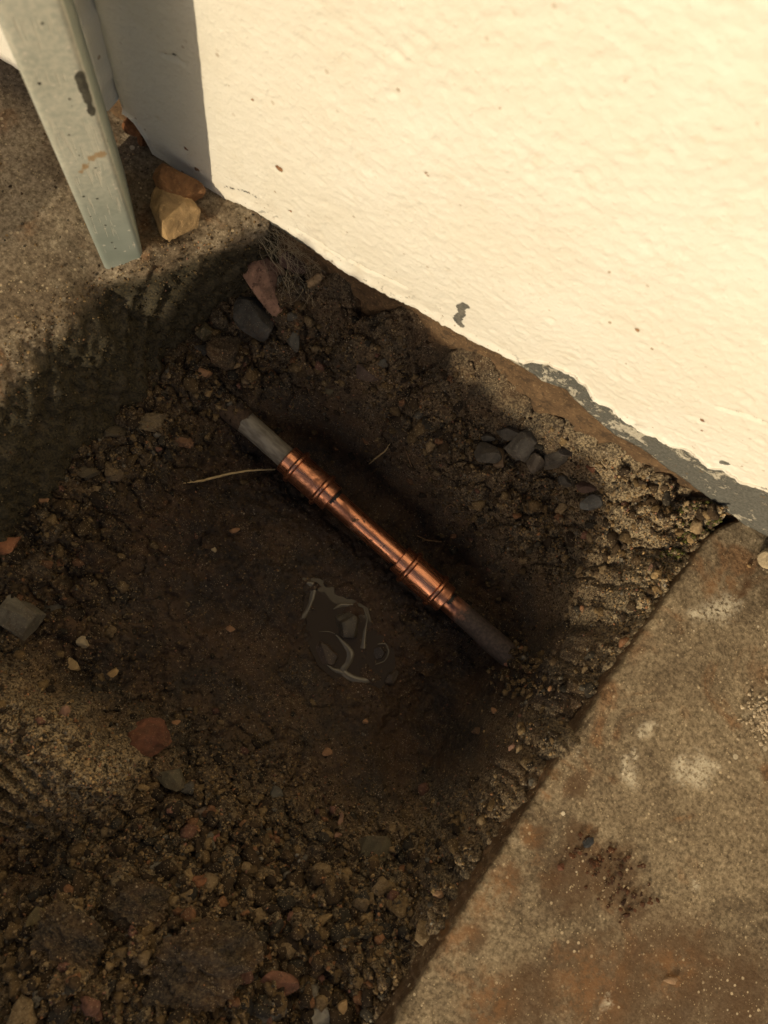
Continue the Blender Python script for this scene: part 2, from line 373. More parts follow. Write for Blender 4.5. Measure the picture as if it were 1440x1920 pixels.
# ------------------------------------------------------------------ ground: shape of the dug hole
CP = [  # photograph position, height, roughness, dryness
 (640,1180,-.209,.05,0),(600,1110,-.204,.05,0),(700,1260,-.206,.05,0),(715,1210,-.207,.05,0),(575,1160,-.203,.1,0),
 (540,1060,-.203,.2,.05),(760,1200,-.200,.25,.05),(560,1260,-.200,.15,.1),(720,1330,-.197,.1,.05),
 (700,1000,-.214,.2,0),(580,905,-.222,.2,0),(500,850,-.212,.3,0),(840,1130,-.206,.3,0),(780,1060,-.212,.2,0),
 (640,860,-.222,.3,0),(740,930,-.215,.3,0),(900,1000,-.160,.7,.15),(820,930,-.160,.7,.15),(730,850,-.160,.7,.12),(900,1170,-.196,.3,0),
 (425,755,-.160,.5,.1),(395,715,-.140,.6,.15),(370,700,-.122,.8,.3),(450,680,-.115,.8,.2),(480,760,-.160,.5,.1),(380,800,-.170,.6,.15),
 (965,1245,-.172,.4,.05),(1012,1280,-.140,.5,.15),(960,1300,-.175,.3,.05),(1075,1180,-.085,.5,.35),(1020,1180,-.165,.4,.1),(1100,1060,-.098,.6,.5),(1000,960,-.105,.6,.45),
 (690,880,-.220,.35,0),(780,965,-.220,.35,0),(870,1050,-.216,.35,0),(940,1130,-.206,.35,0),(800,850,-.112,.7,.28),(700,765,-.105,.65,.2),(620,640,-.088,.65,.2),(880,930,-.118,.7,.3),(960,1020,-.120,.7,.32),(560,560,-.070,.6,.15),
 (700,590,-.075,.4,.1),(800,680,-.072,.4,.15),(900,770,-.080,.4,.25),(530,680,-.120,.7,.2),(600,745,-.125,.5,.1),(590,820,-.215,.3,0),
 (490,455,-.085,.6,.1),(560,480,-.060,.5,.2),
 (950,830,-.085,.5,.3),(1030,870,-.090,.5,.3),(1100,930,-.085,.6,.5),(1000,755,-.046,.3,.5),(1060,780,-.036,.4,.7),
 (1120,830,-.034,.7,.95),(1180,870,-.028,.8,1),(1250,900,-.018,.8,1),(1310,930,-.012,.8,1),(1250,980,-.020,.8,1),(1210,1060,-.030,.8,1),
 (1160,960,-.055,.8,.8),(1150,1060,-.065,.7,.7),(1120,1180,-.095,.6,.5),(1095,1240,-.062,.5,.45),
 (930,1440,-.105,.5,.25),(870,1340,-.185,.2,.05),(820,1430,-.175,.15,.05),(700,1420,-.183,.1,.05),
 (880,1490,-.105,.7,.4),(830,1560,-.095,.9,.45),(760,1500,-.150,.3,.15),(640,1480,-.160,.3,.1),(560,1440,-.168,.4,.2),
 (700,1600,-.105,.9,.45),(600,1640,-.090,1,.45),(810,1690,-.055,1,.5),(760,1780,-.048,1,.5),(600,1780,-.055,1,.5),(480,1700,-.078,1,.5),
 (660,1900,-.052,1,.5),(500,1890,-.040,1,.4),(350,1830,-.030,.9,.3),(380,1740,-.050,1,.4),(200,1900,-.030,.9,.4),(50,1850,-.030,.9,.35),
 (100,1700,-.055,.9,.35),(0,1640,-.105,.8,.2),(250,1650,-.082,1,.45),(400,1600,-.100,1,.45),(330,1530,-.115,.9,.45),
 (60,1380,-.066,.45,.9),(150,1420,-.068,.45,1),(215,1460,-.074,.45,.9),(80,1500,-.068,.4,.7),(30,1300,-.078,.45,.7),(110,1345,-.072,.45,.9),(200,1550,-.115,.7,.4),(100,1590,-.115,.6,.2),(280,1480,-.125,.7,.35),(190,1360,-.115,.5,.3),(0,1560,-.085,.4,.4),
 (130,1290,-.135,.5,.15),(260,1330,-.150,.5,.15),(330,1420,-.145,.6,.25),(420,1480,-.140,.7,.3),(450,1350,-.172,.25,.1),(350,1250,-.178,.2,.05),
 (450,1180,-.190,.12,.03),(300,1150,-.175,.22,.05),(180,1200,-.150,.35,.1),(60,1210,-.135,.5,.1),(450,1050,-.193,.15,.0),(350,1000,-.182,.25,.0),
 (420,930,-.198,.3,.03),(230,1060,-.160,.4,.05),(100,1100,-.138,.7,.1),(30,1060,-.118,.7,.15),(150,980,-.128,.7,.15),(260,930,-.150,.45,.08),
 (200,870,-.125,.8,.3),(300,820,-.135,.8,.35),(340,860,-.165,.5,.1),
]
_c = np.array([[*at(a, b, z)[:2], z, r, d] for a, b, z, r, d in CP])
_ring = []
for yy in np.linspace(-1.0, -0.76, 3):
    for xx in (-0.35, -0.15, 0.05, 0.22): _ring.append([xx, yy, -0.03, 0.9, 0.4])
for yy in (-0.65, -0.55): _ring += [[-0.36, yy, -0.06, .8, .3], [-0.2, yy, -0.05, .9, .4]]
for yy in np.arange(-0.50, -0.02, 0.045):
    zf = -0.128 + 0.03*float(sstep(-0.10, -0.03, yy)); xe = float(xl(yy))
    _ring += [[xe+0.068, yy, zf, .6, .2], [xe+0.03, yy, zf-0.004, .4, .2], [xe-0.02, yy, zf-0.01, .3, .2], [-0.40, yy, zf-.01, .3, .2]]
for xx in np.arange(-0.14, 0.29, 0.04): _ring += [[xx, 0.004, -0.024+0.05*min(0, xx-0.02)*3, .35, .25+.6*max(0, xx-0.02)*3], [xx, 0.04, -0.024, .3, .3]]
for yy in np.arange(-0.66, -0.03, 0.035):
    ze = -0.040 + 0.026*float(sstep(-0.40, -0.12, yy)); xe = float(xr(yy)); dr = .45+.5*float(sstep(-0.22, -0.1, yy))
    _ring += [[xe-0.004, yy, ze, .55, dr], [xe+0.03, yy, ze, .5, dr], [0.40, yy, ze, .5, dr]]
_c = np.vstack([_c, _ring])
def _tps(x0, y0, v, lam):
    d = np.hypot(x0[:, None]-x0[None], y0[:, None]-y0[None]); K = d**2*np.log(d+1e-9)
    n = len(x0); Pm = np.column_stack([np.ones(n), x0, y0])
    A = np.zeros((n+3, n+3)); A[:n, :n] = K + lam*np.eye(n); A[:n, n:] = Pm; A[n:, :n] = Pm.T
    return np.linalg.solve(A, np.concatenate([v, np.zeros((3, v.shape[1]))]))
_w = _tps(_c[:, 0], _c[:, 1], _c[:, 2:], 4e-5)
def base_fields(x, y):
    sh = np.shape(x); x = np.ravel(x).astype(float); y = np.ravel(y).astype(float)
    cx = np.clip(x, -0.40, 0.38); cy = np.clip(y, -0.98, 0.04)
    out = np.zeros((len(x), 3))
    for i in range(0, len(x), 60000):
        a = cx[i:i+60000, None]-_c[None, :, 0]; b = cy[i:i+60000, None]-_c[None, :, 1]
        d2 = a*a+b*b; K = 0.5*d2*np.log(d2+1e-18)
        out[i:i+60000] = K @ _w[:-3] + _w[-3] + np.outer(cx[i:i+60000], _w[-2]).reshape(-1, 3) + np.outer(cy[i:i+60000], _w[-1]).reshape(-1, 3)
    return out[:, 0].reshape(sh), np.clip(out[:, 1], 0, 1).reshape(sh), np.clip(out[:, 2], 0, 1).reshape(sh)
HEAP_Y = -1.30
def heap(x, y):
    """added earth mound, out of view, shaped to cast shade over the hole"""
    xx = x + 0.015*fbm(x*0, y, 5, 2, 71)
    cr = 0.385*(1-sstep(0.095, 0.155, xx)) + 0.107*(1-sstep(0.02, 0.11, xx)) + 0.065*(1-sstep(-0.26, -0.10, xx)) + 0.045*(1-sstep(-0.56, -0.50, xx))
    cr = cr - 0.20*sstep(-0.54, -0.50, xx)*(1-sstep(-0.415, -0.375, xx))      # notch cut to let sun through onto the ledge
    cr = cr*sstep(-1.9, -1.4, x)
    return cr*np.exp(-(np.abs(y-HEAP_Y)/0.28)**2.2)*(1+0.04*fbm(x, y, 7, 4, 55))
def height(x, y, full=False):
    x = np.asarray(x, float); y = np.asarray(y, float)
    z, r, d = base_fields(x, y)
    far = sstep(0.5, 1.5, np.hypot(x, y+0.4)); z = z*(1-far) + (-0.05)*far
    # earth banked up against the side of the right slab
    ze = -0.034 + 0.020*sstep(-0.40, -0.12, y) + 0.007*fbm(x*0, y, 22, 3, 97)
    de = np.clip(xr(y)-0.002-x, 0, None); bank = ze - de*(2.1+0.6*fbm(x, y, 18, 2, 98)) - 60*de**2; on = sstep(-0.70, -0.62, y)*(1-sstep(-0.05, -0.02, y))
    z = np.where(on > 0, z + on*(0.5*(z+bank+np.sqrt((z-bank)**2+0.0001**2*4))-z), z)
    f1, f2, id1 = worley(x+0.01*fbm(x, y, 60, 2, 3), y+0.01*fbm(x, y, 60, 2, 4), 38, 11)
    g1, g2, id2 = worley(x+0.004*fbm(x, y, 150, 2, 5), y, 95, 21)
    k1, k2, id3 = worley(x, y, 210, 31)
    clod = np.clip(1-(f1/0.62)**2, 0, 1)*(id1**1.5)*0.020 + np.clip(1-(g1/0.62)**2, 0, 1)*id2*0.0075 + np.clip(1-(k1/0.6)**2, 0, 1)*id3*0.0030
    h1, h2, id4 = worley(x, y, 430, 37)
    clod = clod + np.clip(1-(h1/0.6)**2, 0, 1)*id4*0.0018
    clod = clod*1.25 - 0.017*np.exp(-(f2-f1)/0.11)*(id1 > 0.2) - 0.006*np.exp(-(g2-g1)/0.12)
    dz = r**1.15*clod + (0.65+0.35*r)*0.0125*fbm(x, y, 24, 5, 41, 0.6) - 0.006*(1-r)*np.exp(-np.abs(fbm(x+0.012*fbm(x, y, 20, 2, 6), y, 15, 4, 49))/0.06) + 0.0022*fbm(x, y, 170, 3, 43, 0.6)
    dz = dz - r*0.003 + 0.0035*(1-r)*np.abs(fbm(x+0.01*fbm(x, y, 30, 2, 8), y, 45, 3, 47))
    # spade grooves pressed into the ledge on the left
    gx = (x-GX)*GD[0]+(y-GY)*GD[1]; gy = -(x-GX)*GD[1]+(y-GY)*GD[0]
    gm = sstep(-0.055, -0.03, gx)*(1-sstep(0.0, 0.03, gx))*sstep(-0.05, -0.03, gy)*(1-sstep(0.02, 0.035, gy))
    dz = dz - gm*0.015*(0.5+0.5*np.sin(gy*2*math.pi/0.0125+fbm(x, y, 40, 2, 9)*2))
    z = z + dz*(1-0.6*far) + heap(x, y)
    under = sstep(0.002, 0.008, x-xr(y))*sstep(-3.0, -2.0, y); z = z*(1-under) + np.minimum(z, -0.07)*under
    if full: return z, r, d, id2
    return z
_g0 = at(30, 1500, -0.083); _g1 = at(100, 1570, -0.083)
GX, GY = float(_g0[0]), float(_g0[1]); _gd = (_g1-_g0)[:2]; GD = (_gd/np.linalg.norm(_gd)).tolist()
def ground_at(px, py):
    z = -0.1
    for _ in range(8):
        p = at(px, py, z); z = 0.35*z + 0.65*float(height(np.array([p[0]]), np.array([p[1]]))[0])
    p = at(px, py, z); return np.array([p[0], p[1], z])

gxs = axis(0.00125, -0.345, 0.33, (-60, 60)); gys = axis(0.00125, -0.75, 0.012, (-60, 40))
GXm, GYm = np.meshgrid(gxs, gys, indexing='ij')
gz, gr, gd, gid = height(GXm, GYm, True)
pz = base_fields(GXm, GYm)[0]
wet = np.clip(sstep(-0.125, -0.175, pz)*(1-gr*0.9), 0, 1)*(1-gd)
go = link('ground', grid_mesh('ground', np.stack([GXm, GYm, gz], -1), {'dry': np.clip(gd*(0.75+0.5*gid), 0, 1), 'wet': wet}), M_SOIL)
tag(go, kind='structure')

# ------------------------------------------------------------------ left ledge: thick old concrete with a worn edge
def blob(x, y, cx, cy, r): return np.clip(1-np.hypot(x-cx, y-cy)/r, 0, 1)
M_CL = mat_concrete('old_concrete_ledge', (0.27, 0.21, 0.14), (0.16, 0.115, 0.070), (0.38, 0.31, 0.21), moss=True)
vs = axis(0.0022, -0.42, 0.012, (-3.0, 0.05)); vs = vs[(vs >= -3.0)]
prof = []     # distance out from the edge line, height
for t in np.linspace(0, 1, 12)[:-1]: prof.append((-2.4+2.1*(1-(1-t)**2), 0.0))
for t in np.arange(-0.30, -0.012, 0.0025): prof.append((t, 0.0))
for a in np.linspace(0, 1, 14): prof.append((-0.012+0.012*math.sin(a*math.pi/2*0.8), -0.012*(1-math.cos(a*math.pi/2*0.8))))
x0, z0 = prof[-1]
for t in np.arange(0.0022, 0.30, 0.0022): prof.append((x0+t*0.42, z0-t*0.92))
prof = np.array(prof)
VV, TT = np.meshgrid(vs, np.arange(len(prof)), indexing='ij')
ex = xl(VV) + 0.004*fbm(VV, VV*0, 30, 4, 61)
batter = sstep(-0.05, -0.16, VV)                   # steep by the wall, sloping further out
pd = prof[TT, 0]; pzv = prof[TT, 1]
over = np.clip(pd-x0, 0, None)
px_ = ex + pd - over*(1-batter)*0.75
pz_ = pzv.copy()
out = sstep(-0.02, 0.02, pd)
rough_n = fbm(px_+VV*0.2, VV-pz_, 90, 4, 65, 0.6); lump = fbm(px_, VV+pz_, 28, 4, 66)
px_ = px_ + out*(0.0060*rough_n + 0.0042*lump - 0.005*np.clip(1-worley(VV, pz_+px_, 120, 67)[0]/0.6, 0, 1)); pz_ = pz_ + (1-out*0.5)*(0.0012*rough_n + 0.0028*lump) + 0.0030*out*rough_n
pz_ = pz_ + 0.011*np.exp(-((px_+0.245)**2+(VV+0.085)**2)/0.020**2) - 0.010*np.exp(-((px_+0.275)**2+(VV+0.130)**2)/0.022**2)
mossa = sstep(-0.008, -0.026, pz_ + 0.005*lump)
ledge = link('pavement', grid_mesh('pavement', np.stack([px_, VV, pz_], -1), {'moss': mossa, 'stain': np.zeros_like(px_), 'splash': np.zeros_like(px_)}), M_CL)
tag(ledge, 'worn concrete ledge carrying the steel post, mossy down its side', kind='structure')

LEDGE = (px_.copy(), VV.copy(), pz_.copy(), pd.copy())
# ------------------------------------------------------------------ right slab
M_CR = mat_concrete('stained_concrete_slab', (0.245, 0.185, 0.112), (0.125, 0.088, 0.050), (0.37, 0.295, 0.19))
vs = axis(0.0022, -0.58, 0.004, (-3.0, 0.01)); vs = vs[vs <= 0.004]
prof = [(0.012, -0.32)]
for t in np.arange(-0.30, -0.006, 0.0025): prof.append((0.0, t))
for a in np.linspace(0, 1, 8): prof.append((0.0045-0.0045*math.cos(a*math.pi/2), -0.0045+0.0045*math.sin(a*math.pi/2)))
for t in np.arange(0.0065, 0.36, 0.0025): prof.append((t, 0.0))
for t in np.linspace(0, 1, 9)[1:]: prof.append((0.36+2.6*t*t, 0.0))
prof = np.array(prof)
VV, TT = np.meshgrid(vs, np.arange(len(prof)), indexing='ij')
pd = prof[TT, 0]; pz_ = prof[TT, 1].copy()
# the corner by the wall is broken off round
cut = 0.016*np.clip((VV+0.035)/0.035, 0, 1)**2
px_ = xr(VV) + pd + cut*np.exp(-pd/0.03) + np.exp(-pd/0.02)*(0.0008*fbm(VV, pz_, 40, 4, 81) + 0.0010*fbm(VV, pz_, 220, 3, 82))
rn = fbm(px_, VV, 120, 4, 83, 0.6); ln = fbm(px_, VV, 18, 4, 84)
top = sstep(-0.012, -0.001, prof[TT, 1])
pz_ = pz_ + top*(0.0005*rn + 0.0016*ln) - 0.0025*np.exp(-pd/0.008)*top*sstep(0.1, 0.5, fbm(VV, px_, 55, 3, 85))
px_ = px_ + (1-top)*0.0012*rn
def spot(plist):
    s = np.zeros_like(px_)
    for a, b, rr in plist:
        p = at(a, b, 0); s = np.maximum(s, blob(px_ + 0.016*ln, VV + 0.012*rn, p[0], p[1], rr*0.00045))
    return s
stain = np.clip(spot([(1085, 1650, 85), (1150, 1640, 75), (1190, 1700, 50), (1090, 1570, 40), (1180, 1690, 40), (1000, 1560, 30), (960, 1640, 30), (1260, 1830, 140), (1150, 1860, 120), (1380, 1870, 110), (1000, 1880, 90), (900, 1760, 30), (1090, 1480, 30)])*2.0, 0, 1)*0.85  # brown stains, plus a broad darker band along the bottom
rustp = np.clip(spot([(1025, 1475, 32), (988, 1560, 26), (1000, 1610, 18), (940, 1665, 55), (910, 1700, 40), (870, 1760, 40), (1110, 1550, 18), (1340, 1090, 40), (1120, 1850, 90), (1260, 1820, 60), (930, 1880, 70), (1080, 1370, 14)])*1.8, 0, 1)*0.8
dark = spot([(1392, 1080, 26), (1380, 1105, 20), (1110, 1590, 14)])*1.6
splash = np.clip(spot([(1310, 1450, 45), (1280, 1440, 22), (1340, 1440, 25), (1350, 1140, 40), (1320, 1160, 25), (1180, 1450, 28), (1230, 1380, 20), (1200, 1420, 12), (1095, 1405, 10), (1175, 1425, 12), (1305, 1672, 10), (1150, 1885, 12), (1430, 1330, 30)])*1.2, 0, 1)
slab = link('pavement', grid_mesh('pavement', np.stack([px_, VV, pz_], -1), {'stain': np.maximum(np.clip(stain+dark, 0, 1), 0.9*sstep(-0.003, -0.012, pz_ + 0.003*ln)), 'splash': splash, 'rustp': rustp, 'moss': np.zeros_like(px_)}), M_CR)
tag(slab, 'rust stained concrete paving slab in the lower right corner', kind='structure')

# ------------------------------------------------------------------ house wall
wall = empty('house_wall', (0, 0, 0))
tag(wall, 'cream painted rendered house wall with flaking lower edge above the hole', 'wall')
PB = [(60,175),(150,200),(215,215),(240,205),(262,222),(285,262),(300,292),(345,318),(400,352),(480,392),(560,440),(660,508),(760,566),(840,610),(900,640),(950,664),(985,676),(1005,668),(1040,672),(1075,690),(1100,712),(1118,742),(1150,758),(1195,795),(1235,812),(1262,828),(1290,832),(1330,868),(1365,872),(1400,898),(1440,908),(1560,970)]
pb = np.array([aty(*p) for p in PB]); zb_x, zb_z = pb[:, 0], pb[:, 2]
CORNER = -0.322
def zb(x): return np.interp(x, zb_x, zb_z) + (0.0022+0.0030*sstep(0.02, 0.10, x))*fbm(x, x*0+3, 90, 4, 91, 0.65) + 0.0014*fbm(x, x*0, 400, 3, 92)
xs = axis(0.0018, CORNER, 0.56, (CORNER-0.0001, 5.0)); xs = xs[xs >= CORNER]
tv = np.concatenate([np.arange(0, 0.50, 0.0018), 0.50+2.2*np.linspace(0, 1, 24)[1:]**2])
XX, TV = np.meshgrid(xs, tv, indexing='ij')
fade = np.exp(-TV/0.06)
ZZ = zb(XX)*fade + TV
st1 = fbm(XX, ZZ, 42, 4, 101, 0.5); st2 = fbm(XX, ZZ, 190, 3, 102, 0.6); st0 = fbm(XX, ZZ, 6, 3, 103)
w1, w2, wi = worley(XX + 0.004*st1, ZZ + 0.004*st2, 120, 105)
pimple = np.clip(1-(w1/0.42)**2, 0, 1)*(wi > 0.62)*(wi-0.45)*(0.4+0.6*sstep(-0.2, 0.3, fbm(XX, ZZ, 14, 3, 106)))
q1, q2, qi = worley(XX, ZZ, 60, 109); pock = np.clip(1-(q1/0.30)**2, 0, 1)*(qi > 0.7)*(qi-0.5)*2
amp = sstep(-0.30, -0.12, XX)*0.7 + 0.3
YY = -0.0045 - 0.004*st0 - amp*(0.0004*st1 + 0.0009*st2 + 0.0004*pimple - 0.0010*pock)
YY = YY - 0.0022*np.exp(-((TV-0.006)/0.006)**2) + 0.0022*np.exp(-TV/0.0015)      # a rounded lip along the foot
chip = np.zeros_like(XX); rust = np.zeros_like(XX)
for a, b, r in [ (1010, 688, 10), (1360, 860, 12), (335, 102, 7), (900, 650, 12)]:
    p = aty(a, b); chip = np.maximum(chip, blob(XX+0.003*st2, ZZ+0.004*st1, p[0], p[2], r*0.00055)*1.1)
for a, b, r in [(525, 310, 12), (810, 308, 6), (545, 393, 7), (352, 270, 8), (375, 312, 9), (1205, 608, 8), (1320, 780, 7), (1314, 800, 6), (480, 180, 5)]:
    p = aty(a, b); rust = np.maximum(rust, blob(XX+0.004*st2, ZZ+0.005*st1, p[0], p[2], r*0.00052)*1.05)
low = np.exp(-TV/0.012)*sstep(-0.30, -0.2, XX); mudsp = np.exp(-TV/0.045)
# hairline cracks running along the foot
def crack(plist, w):
    s = np.zeros_like(XX); pts = [aty(a, b) for a, b in plist]
    for p, q in zip(pts[:-1], pts[1:]):
        dx, dz_ = q[0]-p[0], q[2]-p[2]; L = dx*dx+dz_*dz_
        t = np.clip(((XX-p[0])*dx+(ZZ-p[2])*dz_)/L, 0, 1)
        s = np.maximum(s, np.clip(1-np.hypot(XX-p[0]-t*dx, ZZ-p[2]-t*dz_)/w, 0, 1))
    return s
ck = np.maximum.reduce([crack([(1355, 752), (1375, 760), (1400, 765), (1440, 782)], 0.0025), crack([(660, 480), (690, 498), (720, 512), (765, 535)], 0.002), crack([(310, 95), (340, 105), (352, 112)], 0.002), crack([(560, 425), (600, 447), (650, 478)], 0.0018)])
YY = YY + 0.003*ck + 0.0015*np.clip(chip, 0, 1) + 0.0015*np.clip(rust, 0, 1)
rust = np.maximum(rust, ck*0.62)
chip = np.maximum(chip, 0.95*crack([(878, 566), (866, 570), (870, 582), (858, 596), (866, 606)], 0.0075))
chip = np.maximum(chip, 0.50*np.maximum(crack([(425, 343), (455, 350), (478, 362), (505, 380)], 0.007), crack([(880, 655), (950, 672), (1000, 690)], 0.005)))
P = np.stack([XX, YY, ZZ], -1)
lip = P[:, :1].copy(); lip[..., 1] = 0.004; lip[..., 2] += 0.0005
P = np.concatenate([lip, P], 1)
pad = lambda a: np.concatenate([a[:, :1], a], 1)
link('painted_render', grid_mesh('painted_render', P, {'chip': pad(chip), 'rust': pad(rust), 'low': pad(low), 'mudsp': pad(mudsp)}), M_PAINT, wall)
# grey undercoat showing below the paint on the right
GB = [(250,245),(400,362),(900,650),(985,694),(1015,715),(1060,730),(1100,772),(1150,812),(1200,838),(1245,872),(1290,905),(1345,945),(1400,985),(1440,1005),(1560,1080)]
gb = np.array([aty(*p) for p in GB])
xs = axis(0.0022, CORNER+0.002, 0.56, (CORNER, 5.0)); xs = xs[xs >= CORNER+0.002]
def zg(x): return np.interp(x, gb[:, 0], gb[:, 2]) + 0.0025*fbm(x, x*0+7, 70, 4, 111, 0.6)
tv = np.arange(0, 0.09, 0.0022)
XX, TV = np.meshgrid(xs, tv, indexing='ij'); ZZ = zg(XX)+TV
YY = -0.0012 - 0.0012*fbm(XX, ZZ, 60, 4, 112) - 0.004*fbm(XX, ZZ, 6, 3, 103) + 0.001
P = np.stack([XX, YY, ZZ], -1); lip = P[:, :1].copy(); lip[..., 1] = 0.008; P = np.concatenate([lip, P], 1)
link('undercoat', grid_mesh('undercoat', P), mat_undercoat(), wall)
# brown render of the footing, going down into the earth
xs = axis(0.0025, -0.56, 0.42, (-0.6, 5.0)); tv = np.arange(-0.34, 0.06, 0.0025)
XX, ZZ = np.meshgrid(xs, tv, indexing='ij')
YY = 0.006 - 0.0035*fbm(XX, ZZ, 22, 4, 121) - 0.0026*fbm(XX, ZZ, 110, 4, 122, 0.65) - 0.004*fbm(XX, ZZ, 6, 3, 103)
link('footing', grid_mesh('footing', np.stack([XX, YY, ZZ], -1)), mat_footing(), wall)
# body of the wall behind the render
def box(name, lo, hi, mat, parent=None, bevel=0.0):
    bm = bmesh.new(); bmesh.ops.create_cube(bm, size=1.0)
    for v in bm.verts: v.co = Vector([lo[i]+(v.co[i]+0.5)*(hi[i]-lo[i]) for i in range(3)])
    if bevel: bmesh.ops.bevel(bm, geom=bm.edges[:], offset=bevel, segments=2, affect='EDGES')
    me = bpy.data.meshes.new(name); bm.to_mesh(me); bm.free()
    return link(name, me, mat, parent, smooth=False)
box('core', (-0.33, 0.022, -0.34), (5.0, 0.26, 2.69), mat_plain('blockwork', (0.25, 0.2, 0.14)), wall)
# the strip of wall left of the joint stands a little forward
xs = np.arange(-1.2, CORNER+0.0005, 0.002); tv = np.concatenate([np.arange(0, 0.36, 0.002), 0.36+2.3*np.linspace(0, 1, 16)[1:]**2])
FW = -0.022
LB = np.array([aty(a, b, FW) for a, b in [(-120, 60), (0, 112), (45, 138), (60, 155), (120, 172), (180, 198), (225, 232), (250, 250)]])
XX, TV = np.meshgrid(xs, tv, indexing='ij')
ZZ = (np.interp(XX, LB[:, 0], LB[:, 2]) + 0.003*fbm(XX, XX*0, 60, 4, 131))*np.exp(-TV/0.06)+TV
corner_w = 0.0022*fbm(ZZ, ZZ*0, 60, 4, 132) - 0.001
YY = FW - 0.0007*fbm(XX, ZZ, 60, 4, 133) - 0.002*fbm(XX, ZZ, 8, 3, 134)
XX = XX + np.exp(-(CORNER-XX)/0.006)*corner_w
rr = np.exp(-(CORNER-XX)/0.003); YY = YY + 0.003*rr
P = np.stack([XX, YY, ZZ], -1)
e = P[-1:].copy(); e[..., 1] = 0.003; e[..., 0] += 0.001; P = np.concatenate([P, e], 0)
lip = P[:, :1].copy(); lip[..., 1] += 0.02; P = np.concatenate([lip, P], 1)
chip2 = np.zeros(P.shape[:2]); chip2[-3:, :] = 0.30; 
link('pilaster', grid_mesh('pilaster', P, {'chip': chip2, 'rust': np.zeros(P.shape[:2]), 'low': np.zeros(P.shape[:2])}), M_PAINT, wall)
box('pilaster_core', (-1.2, 0.014, -0.34), (-0.352, 0.26, 2.65), mat_plain('blockwork_side', (0.13, 0.085, 0.05)), wall)

# ------------------------------------------------------------------ stones
def stone_mesh(name, dims, seed, cuts=12, rough=0.06, sub=3, flat=0.60):
    rnd = random.Random(seed); bm = bmesh.new(); bmesh.ops.create_icosphere(bm, subdivisions=sub, radius=1.0)
    planes = []
    for _ in range(cuts):
        n = Vector((rnd.gauss(0, 1), rnd.gauss(0, 1), rnd.gauss(0, 1))).normalized()
        planes.append((n, rnd.uniform(flat-0.18, flat+0.12)))
    V = np.array([v.co[:] for v in bm.verts])
    for n, d in planes:
        k = V @ np.array(n); ex = np.clip(k-d, 0, None); V = V - ex[:, None]*np.array(n)[None]*0.97
    nz = fbm(V[:, 0]+seed*3.1+V[:, 2]*0.7, V[:, 1]-V[:, 2]*0.6, 2.2, 3, seed) + 0.6*fbm(V[:, 2]+seed, V[:, 0]+V[:, 1]*0.8, 6, 4, seed+5, 0.65)
    if rough > 0.3: nz = nz + 0.55*fbm(V[:, 0]*1.0+V[:, 2]*1.3+seed, V[:, 1]-V[:, 2]*0.9, 11, 3, seed+8, 0.7)
    V = V*(1+rough*nz[:, None])
    ext = np.abs(V).max(0); V = V/ext*np.array(dims)*0.5
    for v, c in zip(bm.verts, V): v.co = c
    me = bpy.data.meshes.new(name); bm.to_mesh(me); bm.free(); return me
BRK = mat_plain('broken_brick', (0.30, 0.125, 0.05), 0.9, 0.6, 240)
for a, b, d_, r_, sd0 in [(256, 238, (0.020, 0.016, 0.016), 0.4, 5), (246, 262, (0.016, 0.014, 0.011), 1.1, 6), (268, 262, (0.020, 0.012, 0.009), 2.0, 7), (240, 230, (0.010, 0.012, 0.022), 0.2, 9)]:
    p = aty(a, b, -0.002); o = link('brick', stone_mesh('brick', d_, sd0, 11, 0.10, 3, 0.6), BRK, wall, smooth=False); o.location = p; o.rotation_euler = (r_, r_*0.7, r_*1.3)
TAN = (0.46, 0.29, 0.13); RUSTY = (0.30, 0.135, 0.055); GREY = (0.125, 0.115, 0.095); DGREY = (0.07, 0.065, 0.058); PINK = (0.33, 0.185, 0.125)
CREAM = (0.46, 0.36, 0.22); BROWN = (0.13, 0.075, 0.042); RED = (0.19, 0.075, 0.040); OLIVE = (0.12, 0.098, 0.055); PALE = (0.40, 0.36, 0.28); ORANGE = (0.36, 0.19, 0.095)
def ang_world(px, py, deg, z):
    a = at(px, py, z); b = at(px+20*math.cos(math.radians(deg)), py+20*math.sin(math.radians(deg)), z)
    return math.atan2(b[1]-a[1], b[0]-a[0])
def put_stone(name, px, py, lw, deg, col, label, cat='stone', hgt=None, sink=0.3, seed=0, z=None, rough=0.07, cuts=13, sub=3, tilt=(0, 0), group=None, spot=(0.06, 0.03, 0.02), amount=0.4, dirt=0.45, rg=0.85, flat=0.60, mat=None):
    g = ground_at(px, py) if z is None else at(px, py, z)
    dist = CAM[2]-g[2]; k = dist*1.03/F                 # metres per photograph pixel at that depth
    L, w = lw[0]*k, lw[1]*k; h = (hgt or 0.6*min(lw))*k
    me = stone_mesh(name, (L, w, h), seed or int(px*7+py), cuts, rough, sub, flat)
    o = link(name, me, mat or mat_stone(col, spot, amount, rough=rg, dirt=dirt), smooth=False)
    o.location = (g[0], g[1], g[2] + h*(0.5-sink)); o.rotation_euler = (math.radians(tilt[0]), math.radians(tilt[1]), ang_world(px, py, deg, g[2]))
    tag(o, label, cat, group); return o
# on the ledge beside the post
put_stone('stone', 329, 418, (140, 96), 62, (0.52, 0.34, 0.165), 'sunlit pale tan angular stone on the ledge beside the post', hgt=66, z=0.0, sink=0.05, seed=3, cuts=12, dirt=0.05, amount=0.15, sub=4, flat=0.60, tilt=(8, -6))
put_stone('stone', 345, 362, (110, 84), 20, (0.34, 0.165, 0.07), 'shaded rust orange stone between tan stone and house wall', hgt=60, z=0.0, sink=0.05, seed=8, cuts=9, dirt=0.1, sub=4)
